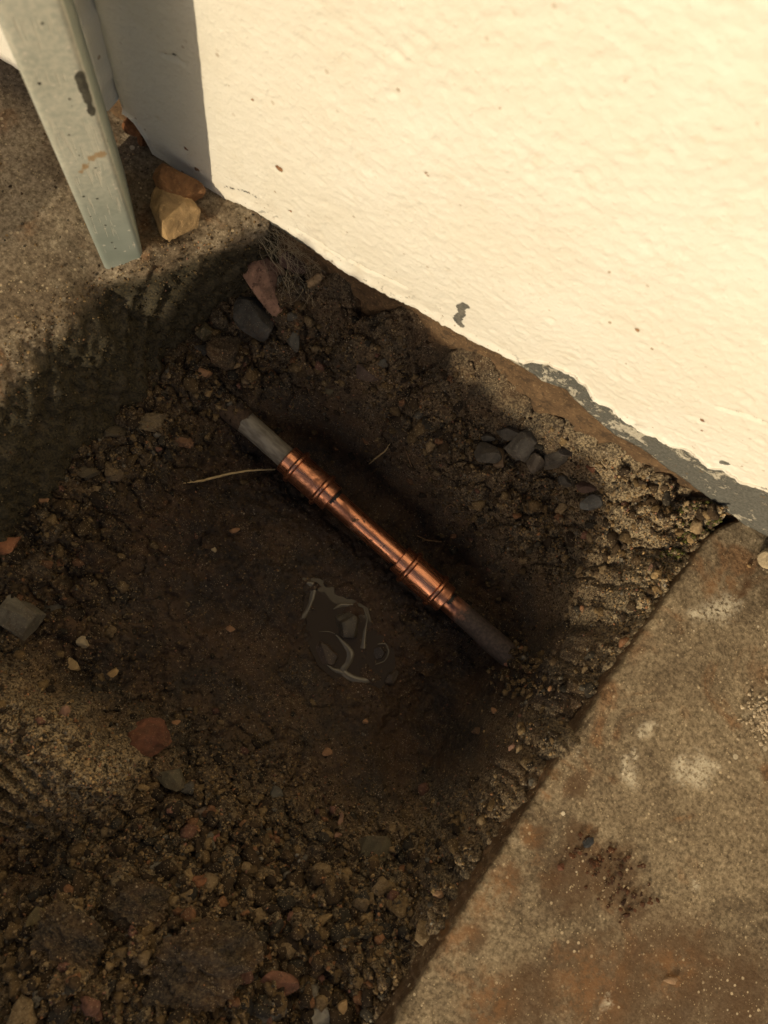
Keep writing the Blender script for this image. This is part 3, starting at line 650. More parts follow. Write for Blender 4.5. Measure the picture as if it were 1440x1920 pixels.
# the heap in the corner below the ledge
put_stone('stone', 495, 530, (150, 78), 52, PINK, 'long pinkish brown speckled stone leaning in the corner below the ledge', hgt=56, sink=0.1, seed=12, cuts=10, sub=4, amount=0.7, dirt=0.35, tilt=(0, 12))
put_stone('stone', 478, 598, (96, 74), 35, DGREY, 'dark grey stone with pale crust under the pinkish stone', hgt=60, sink=0.3, seed=17, amount=0.1, spot=(0.3, 0.24, 0.15))
put_stone('stone', 430, 660, (72, 84), 80, BROWN, 'reddish brown earthy lump below the dark grey corner stone', hgt=60, sink=0.4, seed=21, rough=0.26, mat=M_CLOD)
put_stone('stone', 385, 628, (46, 36), -10, OLIVE, 'crusty gravelly lump against the mossy side of the ledge', hgt=44, sink=0.2, seed=25, rough=0.25, amount=0.7, spot=(0.3, 0.22, 0.13))
put_stone('stone', 386, 662, (48, 26), 15, DGREY, 'small flat dark slate piece below the crusty lump', hgt=20, sink=0.2, seed=26)
put_stone('stone', 380, 700, (40, 26), 40, ORANGE, 'small orange brown chip above the buried pipe end', hgt=24, sink=0.3, seed=27, dirt=0.3)
put_stone('stone', 556, 505, (74, 44), 25, (0.12, 0.07, 0.06), 'dull purple brown stone behind the cobweb', hgt=44, sink=0.3, seed=31, dirt=0.4)
put_stone('stone', 552, 640, (52, 34), 110, GREY, 'grey brown upright stone in the slope right of earthy lump', hgt=40, sink=0.4, seed=33)
put_stone('stone', 685, 700, (58, 38), 25, (0.10, 0.068, 0.056), 'flat dull mauve stone set in the dark slope', hgt=26, sink=0.5, seed=35, dirt=0.4)
put_stone('stone', 718, 680, (26, 20), 0, GREY, 'little grey stone just right of the flat mauve stone', hgt=18, sink=0.4, seed=36)
put_stone('stone', 618, 735, (26, 16), 0, OLIVE, 'small olive grey stone in the slope above the copper coupling', hgt=16, sink=0.4, seed=37)
# row of dark stones under the wall
for px, py, lw, dg, col, lab, sd_ in [
 (905, 858, (58, 50), 30, (0.115, 0.100, 0.080), 'leftmost dark stone of the row under the wall', 41),
 (934, 868, (30, 56), 5, (0.26, 0.17, 0.10), 'brown faced stone in the dark row under the wall', 42),
 (970, 843, (58, 62), 60, (0.17, 0.15, 0.12), 'tallest grey stone in the dark row under the wall', 43),
 (952, 812, (58, 34), 10, (0.095, 0.083, 0.068), 'blackish stone behind the tallest stone of the dark row', 44),
 (912, 822, (30, 24), 30, (0.115, 0.100, 0.080), 'small dark stone at the back left of the dark row', 45),
 (1000, 868, (44, 40), 80, (0.15, 0.12, 0.09), 'crumbly grey brown stone right of the tallest dark stone', 46),
 (1032, 862, (50, 48), 30, (0.13, 0.11, 0.086), 'large dark stone near the right end of the row', 47),
 (1060, 850, (36, 22), 20, (0.06, 0.05, 0.045), 'thin dark stone at the right end of the row', 48),
 (1054, 905, (34, 26), 0, (0.115, 0.100, 0.080), 'dark stone lying below the right end of the row', 49),
 (1104, 946, (56, 34), 15, (0.17, 0.165, 0.15), 'flat bluish grey stone below the dark row', 50),
 (1102, 915, (54, 26), 10, (0.13, 0.08, 0.06), 'reddish brown stone just above the flat bluish stone', 51)]:
    put_stone('stone', px, py, lw, dg, col, lab, hgt=min(lw)*1.15, sink=0.25, seed=sd_, dirt=0.3, amount=0.25, group='row of dark stones under the wall')
put_stone('brick_chip', 1112, 880, (30, 18), 15, RED, 'small red brick chip above the reddish stone', 'brick chip', hgt=18, sink=0.3, seed=52, dirt=0.2)
# strip of sandy earth on the right
for px, py, lw, dg, col, lab, sd_ in [
 (1335, 967, (24, 18), -30, ORANGE, 'orange chip beside the moss at the slab corner', 61),
 (1222, 1062, (24, 14), -40, PINK, 'upper pink chip in the sunny sand by the slab', 62),
 (1243, 1086, (22, 14), 20, ORANGE, 'orange chip against the slab edge in the sunny sand', 63),
 (1262, 1084, (18, 12), 0, ORANGE, 'small orange chip touching the slab edge', 64),
 (1240, 1098, (20, 14), 10, PALE, 'pale grey pebble below the orange chips by the slab', 65),
 (1004, 690, (26, 14), -10, ORANGE, 'pink orange chip lodged under the flaking paint', 66)]:
    put_stone('chip', px, py, lw, dg, col, lab, 'chip', hgt=12, sink=0.25, seed=sd_, dirt=0.05, sub=2, amount=0.1)
put_stone('stone', 1436, 1048, (42, 52), 70, CREAM, 'smooth cream stone on the slab at the right edge', hgt=36, z=0.0, sink=0.05, seed=67, cuts=4, dirt=0.0, amount=0.1, rough=0.05, sub=4)
put_stone('pebble', 1403, 1062, (10, 8), 0, TAN, 'tiny tan pebble left of the cream stone', 'pebble', hgt=8, z=0.0, sink=0.1, seed=68, dirt=0, sub=2)
# left side of the hole
for nm, px, py, lw, dg, col, lab, sd_, hg, sk in [
 ('brick_chip', 12, 1022, (62, 44), -10, (0.36, 0.15, 0.075), 'orange brick fragment cut by the left edge of the picture', 71, 36, .25),
 ('stone', 38, 1158, (84, 74), 60, (0.16, 0.14, 0.105), 'blocky olive grey stone at the left edge of the hole', 72, 60, .3),
 ('stone', 112, 1142, (66, 50), -10, (0.12, 0.105, 0.08), 'rough grey stone right of the blocky olive one', 73, 36, .5),
 ('stone', 62, 1065, (70, 60), 30, BROWN, 'brown earthy stone under the orange brick fragment', 74, 48, .5),
 ('stone', 168, 888, (30, 46), 80, (0.15, 0.115, 0.07), 'upright crusty stone at the foot of the mossy ledge', 75, 34, .3),
 ('stone', 212, 892, (42, 34), -40, (0.14, 0.10, 0.06), 'crusty stone right of the upright one below the ledge', 76, 28, .35),
 ('stone', 215, 812, (48, 30), 5, (0.13, 0.10, 0.06), 'flat brown stone among the rubble below the mossy ledge', 77, 24, .4),
 ('stone', 282, 795, (70, 38), -25, (0.20, 0.145, 0.08), 'ochre crusted clod beside the muddy pipe end', 78, 34, .4),
 ('stone', 345, 828, (46, 26), 15, (0.22, 0.115, 0.06), 'rusty clod just left of the bare grey pipe', 79, 24, .4),
 ('stone', 388, 1018, (30, 24), 20, (0.22, 0.205, 0.165), 'small pale grey stone alone on the mud left of the pipe', 80, 18, .2),
 ('pebble', 400, 1030, (13, 10), 20, CREAM, 'tiny cream pebble touching the pale grey stone', 81, 9, .2),
 ('brick_chip', 440, 994, (20, 12), -20, ORANGE, 'small orange chip right of the pale grey stone', 82, 10, .2),
 ('stone', 82, 938, (28, 24), 0, ORANGE, 'crumbly orange lump in the rubble at the left', 83, 20, .3),
 ('stone', 300, 1012, (56, 34), 30, BROWN, 'mud covered brown stone in the left slope', 84, 26, .55),
 ('stone', 180, 1040, (64, 46), 10, (0.085, 0.05, 0.03), 'dark mud coated lump in the left slope', 85, 40, .5),
 ('stone', 270, 1392, (108, 78), -12, RED, 'large red brown stone half buried in the near slope', 86, 44, .45),
 ('stone', 322, 1458, (60, 46), 0, (0.11, 0.092, 0.055), 'olive brown flat stone below the large red brown one', 87, 26, .5),
 ('pebble', 157, 1204, (24, 20), 30, CREAM, 'cream pebble left of the long tan flake', 88, 14, .2),
 ('chip', 187, 1200, (34, 12), 8, TAN, 'long tan flake on the dark mud at the left', 89, 8, .2),
 ('chip', 136, 1247, (30, 18), 30, (0.40, 0.28, 0.14), 'ochre crumb below the cream pebble', 90, 10, .25),
 ('chip', 210, 1262, (26, 16), -20, TAN, 'ochre chip right of the ochre crumb', 91, 10, .25),
 ('brick_chip', 122, 1334, (22, 22), 0, PINK, 'pinkish chip at the top of the sandy ledge', 92, 18, .2),
 ('brick_chip', 432, 1178, (18, 12), 30, ORANGE, 'small orange chip left of the puddle', 93, 9, .2),
 ('pebble', 668, 1320, (20, 12), -15, (0.50, 0.32, 0.12), 'golden pebble on the smooth mud below the puddle', 94, 9, .2),
 ('brick_chip', 685, 1352, (12, 10), 0, ORANGE, 'tiny orange chip below the golden pebble', 95, 7, .2),
 ('chip', 416, 1373, (26, 14), -30, TAN, 'tan flake on the mud right of red brown stone', 96, 8, .2),
 ('brick_chip', 331, 1354, (16, 12), 0, ORANGE, 'little orange chip above right of red brown stone', 97, 8, .2),
 ('chip', 356, 1292, (24, 8), -5, (0.34, 0.22, 0.11), 'thin tan sliver on the mud above the orange chip', 98, 6, .2),
 ('brick_chip', 612, 1410, (22, 16), 0, ORANGE, 'orange brown crumb in the middle of the smooth mud', 99, 9, .25),
 ('stone', 516, 1490, (38, 30), 30, GREY, 'grey green stone sunk in the near mud', 100, 18, .5),
 ('stone', 380, 1522, (28, 24), 0, (0.30, 0.23, 0.18), 'round pale pinkish stone in the near rubble', 101, 20, .25),
 ('brick_chip', 404, 1566, (16, 34), 10, (0.38, 0.15, 0.10), 'upright pink red brick chip in the near rubble', 102, 16, .25),
 ('brick_chip', 456, 1544, (18, 16), 0, ORANGE, 'small square orange chip in the near rubble', 103, 12, .25),
 ('chip', 466, 1582, (26, 12), -40, ORANGE, 'slanting orange flake below the small square chip', 104, 9, .25),
 ('brick_chip', 638, 1540, (14, 34), 15, (0.38, 0.22, 0.14), 'tall pinkish chip at the top of the crumbly bank', 105, 16, .25),
 ('brick_chip', 632, 1566, (18, 16), 0, PINK, 'small pink chip just under the tall pinkish one', 106, 12, .25),
 ('brick_chip', 500, 1616, (30, 24), -30, (0.33, 0.17, 0.09), 'orange brown chip beside the dark hollow in the rubble', 107, 20, .25),
 ('stone', 376, 1652, (24, 34), 80, (0.24, 0.10, 0.045), 'rust brown lump in the middle of the near rubble', 108, 24, .3),
 ('stone', 702, 1592, (66, 52), 5, OLIVE, 'large olive grey stone in the crumbly bank', 109, 36, .45),
 ('stone', 590, 1600, (44, 36), 10, (0.09, 0.075, 0.055), 'dark olive clod left of the large olive stone', 110, 30, .4),
 ('stone', 378, 1812, (210, 150), -15, (0.115, 0.066, 0.036), 'very large brown clod at the bottom of the picture', 111, 110, .45),
 ('stone', 482, 1812, (30, 58), 10, (0.38, 0.26, 0.13), 'upright yellowish tan stone on the large brown clod', 112, 24, .2),
 ('stone', 526, 1838, (74, 44), 10, (0.22, 0.10, 0.06), 'flat red brown stone right of the yellowish one', 113, 28, .3),
 ('stone', 606, 1902, (56, 44), -20, (0.32, 0.29, 0.23), 'pale grey angular stone at the bottom edge', 114, 34, .25),
 ('stone', 492, 1896, (80, 56), 5, (0.13, 0.115, 0.095), 'grey stone at the bottom edge left of the pale one', 115, 36, .35),
 ('stone', 640, 1886, (18, 28), 10, TAN, 'small tan stone touching the pale grey angular stone', 116, 16, .25),
 ('stone', 646, 1806, (62, 48), 15, OLIVE, 'rounded olive clod above the pale grey stone', 117, 40, .4),
 ('stone', 560, 1700, (70, 56), 20, BROWN, 'brown clod in the middle of the crumbly bank', 118, 44, .4),
 ('stone', 74, 1722, (36, 60), 20, (0.20, 0.15, 0.07), 'yellowish brown stone low in the left corner', 119, 30, .35),
 ('stone', 120, 1760, (130, 100), 30, (0.10, 0.062, 0.034), 'big gritty clod in the lower left corner', 120, 74, .45),
 ('stone', 250, 1700, (120, 90), -10, (0.115, 0.085, 0.05), 'gritty olive brown clod left of the rust lump', 121, 70, .45),
 ('brick_chip', 960, 1400, (20, 20), 0, PINK, 'pinkish chip in the slope beside the slab edge', 122, 14, .25),
 ('brick_chip', 926, 1332, (14, 14), 0, ORANGE, 'little orange chip at the right end of smooth mud', 123, 10, .25),
 ('stone', 895, 1372, (22, 18), 20, BROWN, 'small dull brown stone below the right pipe end', 124, 14, .3),
 ('brick_chip', 1030, 1292, (10, 14), 0, ORANGE, 'tiny orange chip right of the buried copper tail', 125, 9, .2),
 ('brick_chip', 820, 1678, (22, 26), 0, (0.34, 0.2, 0.11), 'tan brown chip in the bank close to the slab', 126, 18, .25),
 ('brick_chip', 756, 1805, (16, 18), 0, (0.36, 0.16, 0.09), 'red orange chip in the lower bank near the slab', 127, 12, .25),
 ('stone', 810, 1120, (40, 30), 20, (0.06, 0.05, 0.042), 'dark mud coated stone under the right coupling', 128, 24, .5),
 ('stone', 790, 1250, (60, 40), 10, (0.055, 0.036, 0.024), 'dark mud lump right of the puddle', 129, 30, .5)]:
    put_stone(nm, px, py, lw, dg, col, lab, {'brick_chip': 'brick chip', 'pebble': 'pebble', 'chip': 'flake'}.get(nm, 'stone'), hgt=hg, sink=sk, seed=sd_, sub=5 if max(lw) > 95 else 4 if max(lw) > 50 else (3 if max(lw) > 30 else 2), rough=0.34 if any(q in lab for q in ('clod', 'lump', 'earthy')) else 0.09, mat=(M_MUD if 'mud' in lab else M_CLOD) if any(q in lab for q in ('clod', 'mud ', 'earthy', 'dark mud')) and 'ochre' not in lab and 'rusty' not in lab else None, dirt=0.12 if max(lw) < 36 else 0.4, amount=0.3, flat=0.84 if ('clod' in lab or 'lump' in lab) else 0.60)

# ------------------------------------------------------------------ loose grit and crumbs, far too many to count
def base_shapes(n, seed, sub):
    out = []
    for i in range(n):
        bm = bmesh.new(); bmesh.ops.create_icosphere(bm, subdivisions=sub, radius=1.0)
        V = np.array([v.co[:] for v in bm.verts]); T = np.array([[v.index for v in f.verts] for f in bm.faces]); bm.free()
        rs = np.random.RandomState(seed+i)
        for _ in range(6):
            nn = rs.normal(size=3); nn /= np.linalg.norm(nn); V = V-np.clip(V@nn-rs.uniform(.45, .8), 0, None)[:, None]*nn
        V = V*(1+0.16*rs.normal(size=(len(V), 1))*(1 if sub > 1 else 0.7)); out.append((V, T))
    return out
def scatter(name, label, pts, sizes, cols, seed, sub, kind_cat, flat=(0.5, 0.9)):
    rs = np.random.RandomState(seed); shp = base_shapes(10, seed, sub); VV, FF, CC, off = [], [], [], 0
    for i, (p, s, c) in enumerate(zip(pts, sizes, cols)):
        V, T = shp[rs.randint(10)]
        a = rs.uniform(0, 6.28); sc = np.array([s*rs.uniform(.8, 1.3), s*rs.uniform(.6, 1.1), s*rs.uniform(*flat)])
        tl = rs.uniform(-.6, .6); v = V*sc; ca, sa = math.cos(a), math.sin(a); ct, stt = math.cos(tl), math.sin(tl)
        v = np.column_stack([v[:, 0], v[:, 1]*ct-v[:, 2]*stt, v[:, 1]*stt+v[:, 2]*ct])
        v = np.column_stack([v[:, 0]*ca-v[:, 1]*sa, v[:, 0]*sa+v[:, 1]*ca, v[:, 2]])
        VV.append(v+p); FF.append(T+off); CC.append(np.repeat(c[None], len(v), 0)); off += len(v)
    me = from_arrays(name, np.vstack(VV), np.vstack(FF), cols=np.vstack(CC))
    o = link(name, me, M_CRUMB, smooth=False); tag(o, label, kind_cat, kind='stuff'); return o
PAL = np.array([[.05, .033, .019], [.085, .054, .027], [.19, .125, .058], [.30, .205, .10], [.06, .05, .036], [.30, .15, .075], [.34, .24, .13], [.26, .13, .09], [.20, .18, .145]])
PALW = np.array([.24, .23, .17, .12, .10, .03, .06, .015, .035])
def sample(n, seed, power, dens):
    rs = np.random.RandomState(seed); x = rs.uniform(-.33, .31, n*4); y = rs.uniform(-.74, -.004, n*4)
    z, r, d, _ = height(x, y, True)
    ok = (rs.uniform(size=len(x)) < np.clip(dens[0]+dens[1]*r**power+dens[2]*d, 0, 1)) & (x > xl(y)+0.0) & (x < xr(y)-0.003)
    x, y, z, r, d = [q[ok][:n] for q in (x, y, z, r, d)]
    c = PAL[rs.choice(len(PAL), len(x), p=PALW)]*rs.uniform(.65, 1.15, (len(x), 1))
    c = c*(0.60+1.35*d)[:, None]
    return rs, x, y, z, r, d, c
rs, x, y, z, r, d, c = sample(52000, 5, 1.4, (.08, .75, .6))
s = 0.0009+0.0016*rs.beta(1.2, 3.5, len(x)); s *= 0.75+0.5*r
scatter('fine_grit', 'fine sandy grit strewn over the dug earth', np.column_stack([x, y, z+s*0.25]), s, c, 51, 1, 'grit')
rs, x, y, z, r, d, c = sample(5200, 6, 2.0, (.005, .95, .10))
s = (0.0025+0.0090*rs.beta(1.0, 3.4, len(x)))*(0.5+0.6*r)
big_i = np.argsort(-s)[:150]; keep = np.ones(len(s), bool); keep[big_i] = False
shp = base_shapes(10, 52, 2); cache = {}
for i_ in big_i:                                   # the largest clods, each a thing of its own
    kx = int(rs.randint(10)); kp = int(np.argmin(((PAL*0.62-c[i_]*0.66)**2).sum(1)))
    if (kx, kp) not in cache:
        me = from_arrays('soil_clod', shp[kx][0], shp[kx][1], cols=np.repeat(PAL[kp:kp+1]*0.62, len(shp[kx][0]), 0)); me.materials.append(M_CRUMB); cache[(kx, kp)] = me
    o = bpy.data.objects.new('soil_clod', cache[(kx, kp)]); COL.objects.link(o)
    o.location = (x[i_], y[i_], z[i_]+s[i_]*0.1); o.rotation_euler = (rs.uniform(-.5, .5), rs.uniform(-.5, .5), rs.uniform(0, 6.28))
    o.scale = (s[i_]*rs.uniform(.85, 1.25), s[i_]*rs.uniform(.7, 1.1), s[i_]*rs.uniform(.55, .9))
    where = 'on the back slope below the wall' if y[i_] > -0.14 else 'in the rubble below the mossy ledge' if x[i_] < -0.10 and y[i_] > -0.42 else 'on the bank beside the right slab' if x[i_] > xr(y[i_])-0.10 else 'in the crumbly foreground bank'
    hue = ('blackish brown', 'dark brown', 'golden brown', 'pale sandy', 'dark olive', 'orange', 'tan', 'pinkish', 'grey')[kp]
    tag(o, f'loose {hue} soil clod {where}', 'clod', 'loose soil clods on the banks')
scatter('soil_crumbs', 'brown soil crumbs on the banks of the hole', np.column_stack([x, y, z+s*0.1])[keep], s[keep], c[keep]*0.66, 52, 2, 'soil')

rs = np.random.RandomState(44); lx, ly, lz, lp = LEDGE
ok = np.argwhere((ly > -0.42) & (lp > -0.20) & (lz > -0.17)); wgt = np.array([0.10+0.9*float(sstep(-0.03, 0.0, lp[i, j])) for i, j in ok]); wgt /= wgt.sum()
pk = ok[rs.choice(len(ok), 6500, p=wgt)]
pts = np.array([(lx[i, j], ly[i, j], lz[i, j]) for i, j in pk]) + rs.normal(size=(len(pk), 3))*0.0006
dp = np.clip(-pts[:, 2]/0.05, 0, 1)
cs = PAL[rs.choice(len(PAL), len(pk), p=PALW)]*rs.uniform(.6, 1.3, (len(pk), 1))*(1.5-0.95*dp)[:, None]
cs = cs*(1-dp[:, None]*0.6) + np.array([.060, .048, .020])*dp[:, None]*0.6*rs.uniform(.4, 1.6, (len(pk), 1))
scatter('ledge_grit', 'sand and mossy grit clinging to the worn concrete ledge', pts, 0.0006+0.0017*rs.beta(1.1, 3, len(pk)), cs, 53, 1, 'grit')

# ------------------------------------------------------------------ steel post
P1 = at(199, 512, -0.012)[:2]
fa = math.radians(-45); NF = np.array([math.cos(fa), math.sin(fa)]); UE = np.array([-NF[1], NF[0]])
WD, DP, RD = 0.0345, 0.083, 0.0042
def rrect(w, d, r, k=5):
    pts = []
    for cx_, cy_, a0 in ((w-r, -r, 90), (r, -r, 180), (r, -d+r, 270), (w-r, -d+r, 0)):
        pass
    # u across the front, v = depth (0 front .. -d back)
    seq = [((r, -r), 180, 90), ((w-r, -r), 90, 0), ((w-r, -d+r), 0, -90), ((r, -d+r), -90, -180)]
    for (cu, cv), a0, a1 in seq:
        for t in np.linspace(a0, a1, k): pts.append((cu+r*math.cos(math.radians(t)), cv+r*math.sin(math.radians(t))))
    res = []
    for i, p in enumerate(pts):              # add points along the flats
        q = pts[(i+1) % len(pts)]; n = max(1, int(math.hypot(q[0]-p[0], q[1]-p[1])/0.0025))
        for j in range(n): res.append((p[0]+(q[0]-p[0])*j/n, p[1]+(q[1]-p[1])*j/n))
    return np.array(res)
sec = rrect(WD, DP, RD); zs = np.concatenate([np.arange(-0.04, 0.34, 0.0025), np.linspace(0.36, 1.0, 10)])
SXY = P1[None]+sec[:, :1]*UE[None]+sec[:, 1:]*NF[None]
Pp = np.stack([np.repeat(SXY[:, None, 0], len(zs), 1), np.repeat(SXY[:, None, 1], len(zs), 1), np.repeat(zs[None], len(sec), 0)], -1)
def post_hit(px, py):                         # where a pixel meets the front face
    dr = ROT @ ray(px, py); n3 = np.array([*NF, 0]); t = ((np.array([*P1, 0])-CAM) @ n3)/(dr @ n3); return CAM+dr*t
def blob3(c, r, sz=1.0): return np.clip(1-np.sqrt(((Pp-c)[..., :2]**2).sum(-1)+((Pp-c)[..., 2]*sz)**2)/r, 0, 1)
chip = np.zeros(Pp.shape[:2]); rust = np.zeros(Pp.shape[:2])
for a, b, r in [(152, 148, 10), (158, 165, 10), (165, 185, 9), (171, 208, 8), (154, 155, 9)]: chip = np.maximum(chip, blob3(post_hit(a, b), r*0.00040*1.3, 0.55)*1.4)
for a, b, r in [(160, 312, 9), (172, 298, 10), (185, 290, 10), (150, 322, 7), (195, 288, 8), (236, 345, 9)]: rust = np.maximum(rust, blob3(post_hit(a, b), r*0.00048, 0.6)*1.1)
u = np.repeat(sec[:, :1], len(zs), 1)
painted_sun = sstep(0.03, 0.16, Pp[..., 2])*0.9*(np.repeat(sec[:, 1:], len(zs), 1) > -0.004)  # upper front face coloured paler, as if sunlit above the shade
post = empty('steel_post', (float(P1[0]), float(P1[1]), 0))
tag(post, 'scratched grey green painted steel post standing on the concrete ledge', 'post')
def kid(o, par):
    o.parent = par; o.matrix_parent_inverse = Matrix.Translation(par.location).inverted(); return o
kid(link('tube', grid_mesh('tube', Pp, {'chip': chip, 'rust': rust, 'painted_sun': painted_sun}, closed_u=True), mat_postpaint()), post)
cp = SXY.mean(0)
capv = np.concatenate([np.column_stack([(SXY-cp)*1.04+cp, np.full(len(sec), 1.0)]), np.column_stack([(SXY-cp)*1.04+cp, np.full(len(sec), 1.004)])])
bm = bmesh.new(); vv = [bm.verts.new(v) for v in capv]; k = len(sec)
bm.faces.new(vv[:k]); bm.faces.new(vv[k:][::-1])
for i in range(k): bm.faces.new((vv[i], vv[k+i], vv[k+(i+1) % k], vv[(i+1) % k]))
bmesh.ops.recalc_face_normals(bm, faces=bm.faces[:])
me = bpy.data.meshes.new('cap'); bm.to_mesh(me); bm.free(); kid(link('cap', me, mat_plain('cap_paint', (0.24, 0.25, 0.2), 0.5), smooth=False), post)

# ------------------------------------------------------------------ repaired water pipe
PZ = -0.170
A = at(537, 859, PZ); B = at(836, 1124, PZ); ax = (B-A)/np.linalg.norm(B-A)
pipe = empty('water_pipe', tuple(A)); pipe.rotation_euler = (0, 0, math.atan2(ax[1], ax[0]))
tag(pipe, 'repaired copper water pipe with two pressed couplings across the muddy hole', 'pipe')
sA = lambda px, py: float((at(px, py, PZ)-A) @ ax)
TL, TR, LE = sA(623, 935), sA(749, 1046), sA(836, 1124)
def lathe(name, prof, mat, parent, seg=48, wob=0.0, attrs=None, seed=0):
    a = np.linspace(0, 2*math.pi, seg, endpoint=False)
    pr = np.array(prof); Pq = np.zeros((seg, len(pr), 3))
    for i, t in enumerate(a):
        rr = pr[:, 1]*(1+wob*fbm(pr[:, 0]*60+math.cos(t)*0.8, np.full(len(pr), math.sin(t)*0.8), 1.0, 2, seed))
        Pq[i, :, 0] = pr[:, 0]; Pq[i, :, 1] = rr*math.cos(t); Pq[i, :, 2] = rr*math.sin(t)
    Pq = Pq[::-1]
    at_ = {k: np.repeat(np.asarray(v)[None], seg, 0) for k, v in (attrs or {}).items()}
    return link(name, grid_mesh(name, Pq, at_, closed_u=True), mat, parent)
M_CU = mat_copper('copper', 0.30); M_CU2 = mat_copper('tarnished_copper', 0.85); M_OLD = mat_oldpipe()
R_T, R_B, R_C = 0.0120, 0.0172, 0.0160
def coupling(x0, x1):
    L = x1-x0; c0, bd = L*0.17, 0.0065
    pr = [(x0, R_T), (x0, R_C-0.0006), (x0+0.0008, R_C)]
    pr += [(x0+t, R_C) for t in np.linspace(0.002, c0-0.001, 4)]
    x = x0+c0
    pr += [(x+t, R_B) for t in np.linspace(bd+0.001, L-2*c0-bd-0.001, 14)]
    pr += [(x1-c0+t, R_C) for t in np.linspace(0.001, c0-0.002, 4)]
    pr += [(x1-0.0008, R_C), (x1, R_C-0.0006), (x1, R_T)]
    o = lathe('coupling', pr, M_CU, pipe, wob=0.006, seed=int(x0*1000)+9)
    for xb in (x0+c0, x1-c0-bd):
        rp = [(xb+bd*(0.5-0.5*math.cos(t)), R_C-0.0008+0.0050*math.sin(t)**0.7) for t in np.linspace(0, math.pi, 13)]
        lathe('bead', rp, M_CU, o)
    return o
cL = coupling(0.0, TL); cR = coupling(TR, LE)
lathe('copper_tube', [(t, R_T) for t in np.linspace(TL-0.004, TR+0.004, 30)], M_CU, pipe, wob=0.012, seed=4)
xsP = np.linspace(-0.20, 0.004, 80)
mud = sstep(-0.050, -0.066, xsP)
o = lathe('old_pipe', [(t, R_T*0.985+0.002*sstep(-0.05, -0.075, t)) for t in xsP], M_OLD, pipe, wob=0.03, attrs={'mud': mud}, seed=6)
o['label'] = 'bare grey old pipe end, muddy where it enters the earth'
xsP = np.linspace(LE-0.004, LE+0.16, 70)
o = lathe('copper_tail', [(t, R_T+0.0012*sstep(LE+0.03, LE+0.07, t)) for t in xsP], None, pipe, wob=0.03, seed=7, attrs={'mud': 0.25+sstep(LE+0.000, LE+0.045, xsP)*0.6})
o['label'] = 'tarnished copper pipe end sinking into the mud'
b = NB('muddy_copper'); k = b.noise(55, 5, 0.7)
mm = b.ramp(b.math('ADD', b.attr('mud'), b.math('MULTIPLY', b.math('SUBTRACT', b.noise(90, 5, 0.7), 0.5), 0.9)), 0.25, 0.65)
cc = b.mix(b.ramp(k, 0.4, 0.65), (0.50, 0.22, 0.13), (0.16, 0.075, 0.055))
cc = b.mix(mm, cc, b.mix(b.ramp(b.noise(300, 4), .3, .7), (0.030, 0.021, 0.018), (0.070, 0.048, 0.040)))
o.data.materials.append(b.done(cc, b.ramp(mm, 0, 1, 0.3, 0.75), b.bump(mm, 0.5, 0.001, b.bump(b.noise(500, 3), 0.3, 0.0006)), metal=b.ramp(mm, 0, 1, 0.95, 0.0)))
M_BLACK = mat_plain('black_marker', (0.012, 0.011, 0.011), 0.5)
def marker(x0, x1, a0, a1, jag):
    aa = np.linspace(math.radians(a0), math.radians(a1), 22); rsn = np.random.RandomState(int(abs(x0)*1e5))
    Pq = np.zeros((22, 2, 3))
    for i, t in enumerate(aa):
        for j, xx in enumerate((x0, x1+rsn.uniform(-jag, jag))):
            Pq[i, j] = (xx, (R_T+0.00035)*math.cos(t), (R_T+0.00035)*math.sin(t))
    link('marker_line', grid_mesh('marker_line', Pq[::-1]), M_BLACK, pipe)
marker(TL+0.0002, TL+0.0040, 15, 125, 0.0012); marker(TR-0.0045, TR-0.0002, 150, 250, 0.001)
marker(LE+0.001, LE+0.005, 40, 110, 0.0018); marker(-0.003, -0.0002, 185, 260, 0.0006)

rs = np.random.RandomState(71); pts, ss, cs = [], [], []
for a0, b0, sa, sb, n_ in [(425, 745, 30, 26, 130), (405, 712, 26, 20, 70), (980, 1262, 26, 22, 130), (1000, 1285, 26, 18, 60), (940, 1250, 14, 12, 30), (965, 1215, 14, 10, 30)]:
    qa = a0+rs.normal(size=n_)*sa; qb = b0+rs.normal(size=n_)*sb; zz = np.full(n_, -0.16)
    for _ in range(6):
        G = np.array([at(u_, v_, w_) for u_, v_, w_ in zip(qa, qb, zz)]); zz = 0.4*zz+0.6*height(G[:, 0], G[:, 1])
    for g, zt in zip(G, zz):
        q = (g-A) @ ax; dl = g[:2]-(A+ax*q)[:2]; r_ = rs.uniform(.0012, .0048)
        if np.hypot(*dl) < R_T and (q < -0.066 or q > LE+0.075): zt = max(zt, PZ+math.sqrt(R_T**2-float(dl @ dl)))
        elif np.hypot(*dl) < R_T+0.004: continue
        pts.append((g[0], g[1], zt+r_*0.3)); ss.append(r_); cs.append(PAL[rs.choice(len(PAL), p=PALW)]*rs.uniform(.4, .9))
scatter('pipe_end_crumbs', 'soil crumbs heaped over the buried pipe ends', np.array(pts), ss, np.array(cs), 80, 2, 'soil')

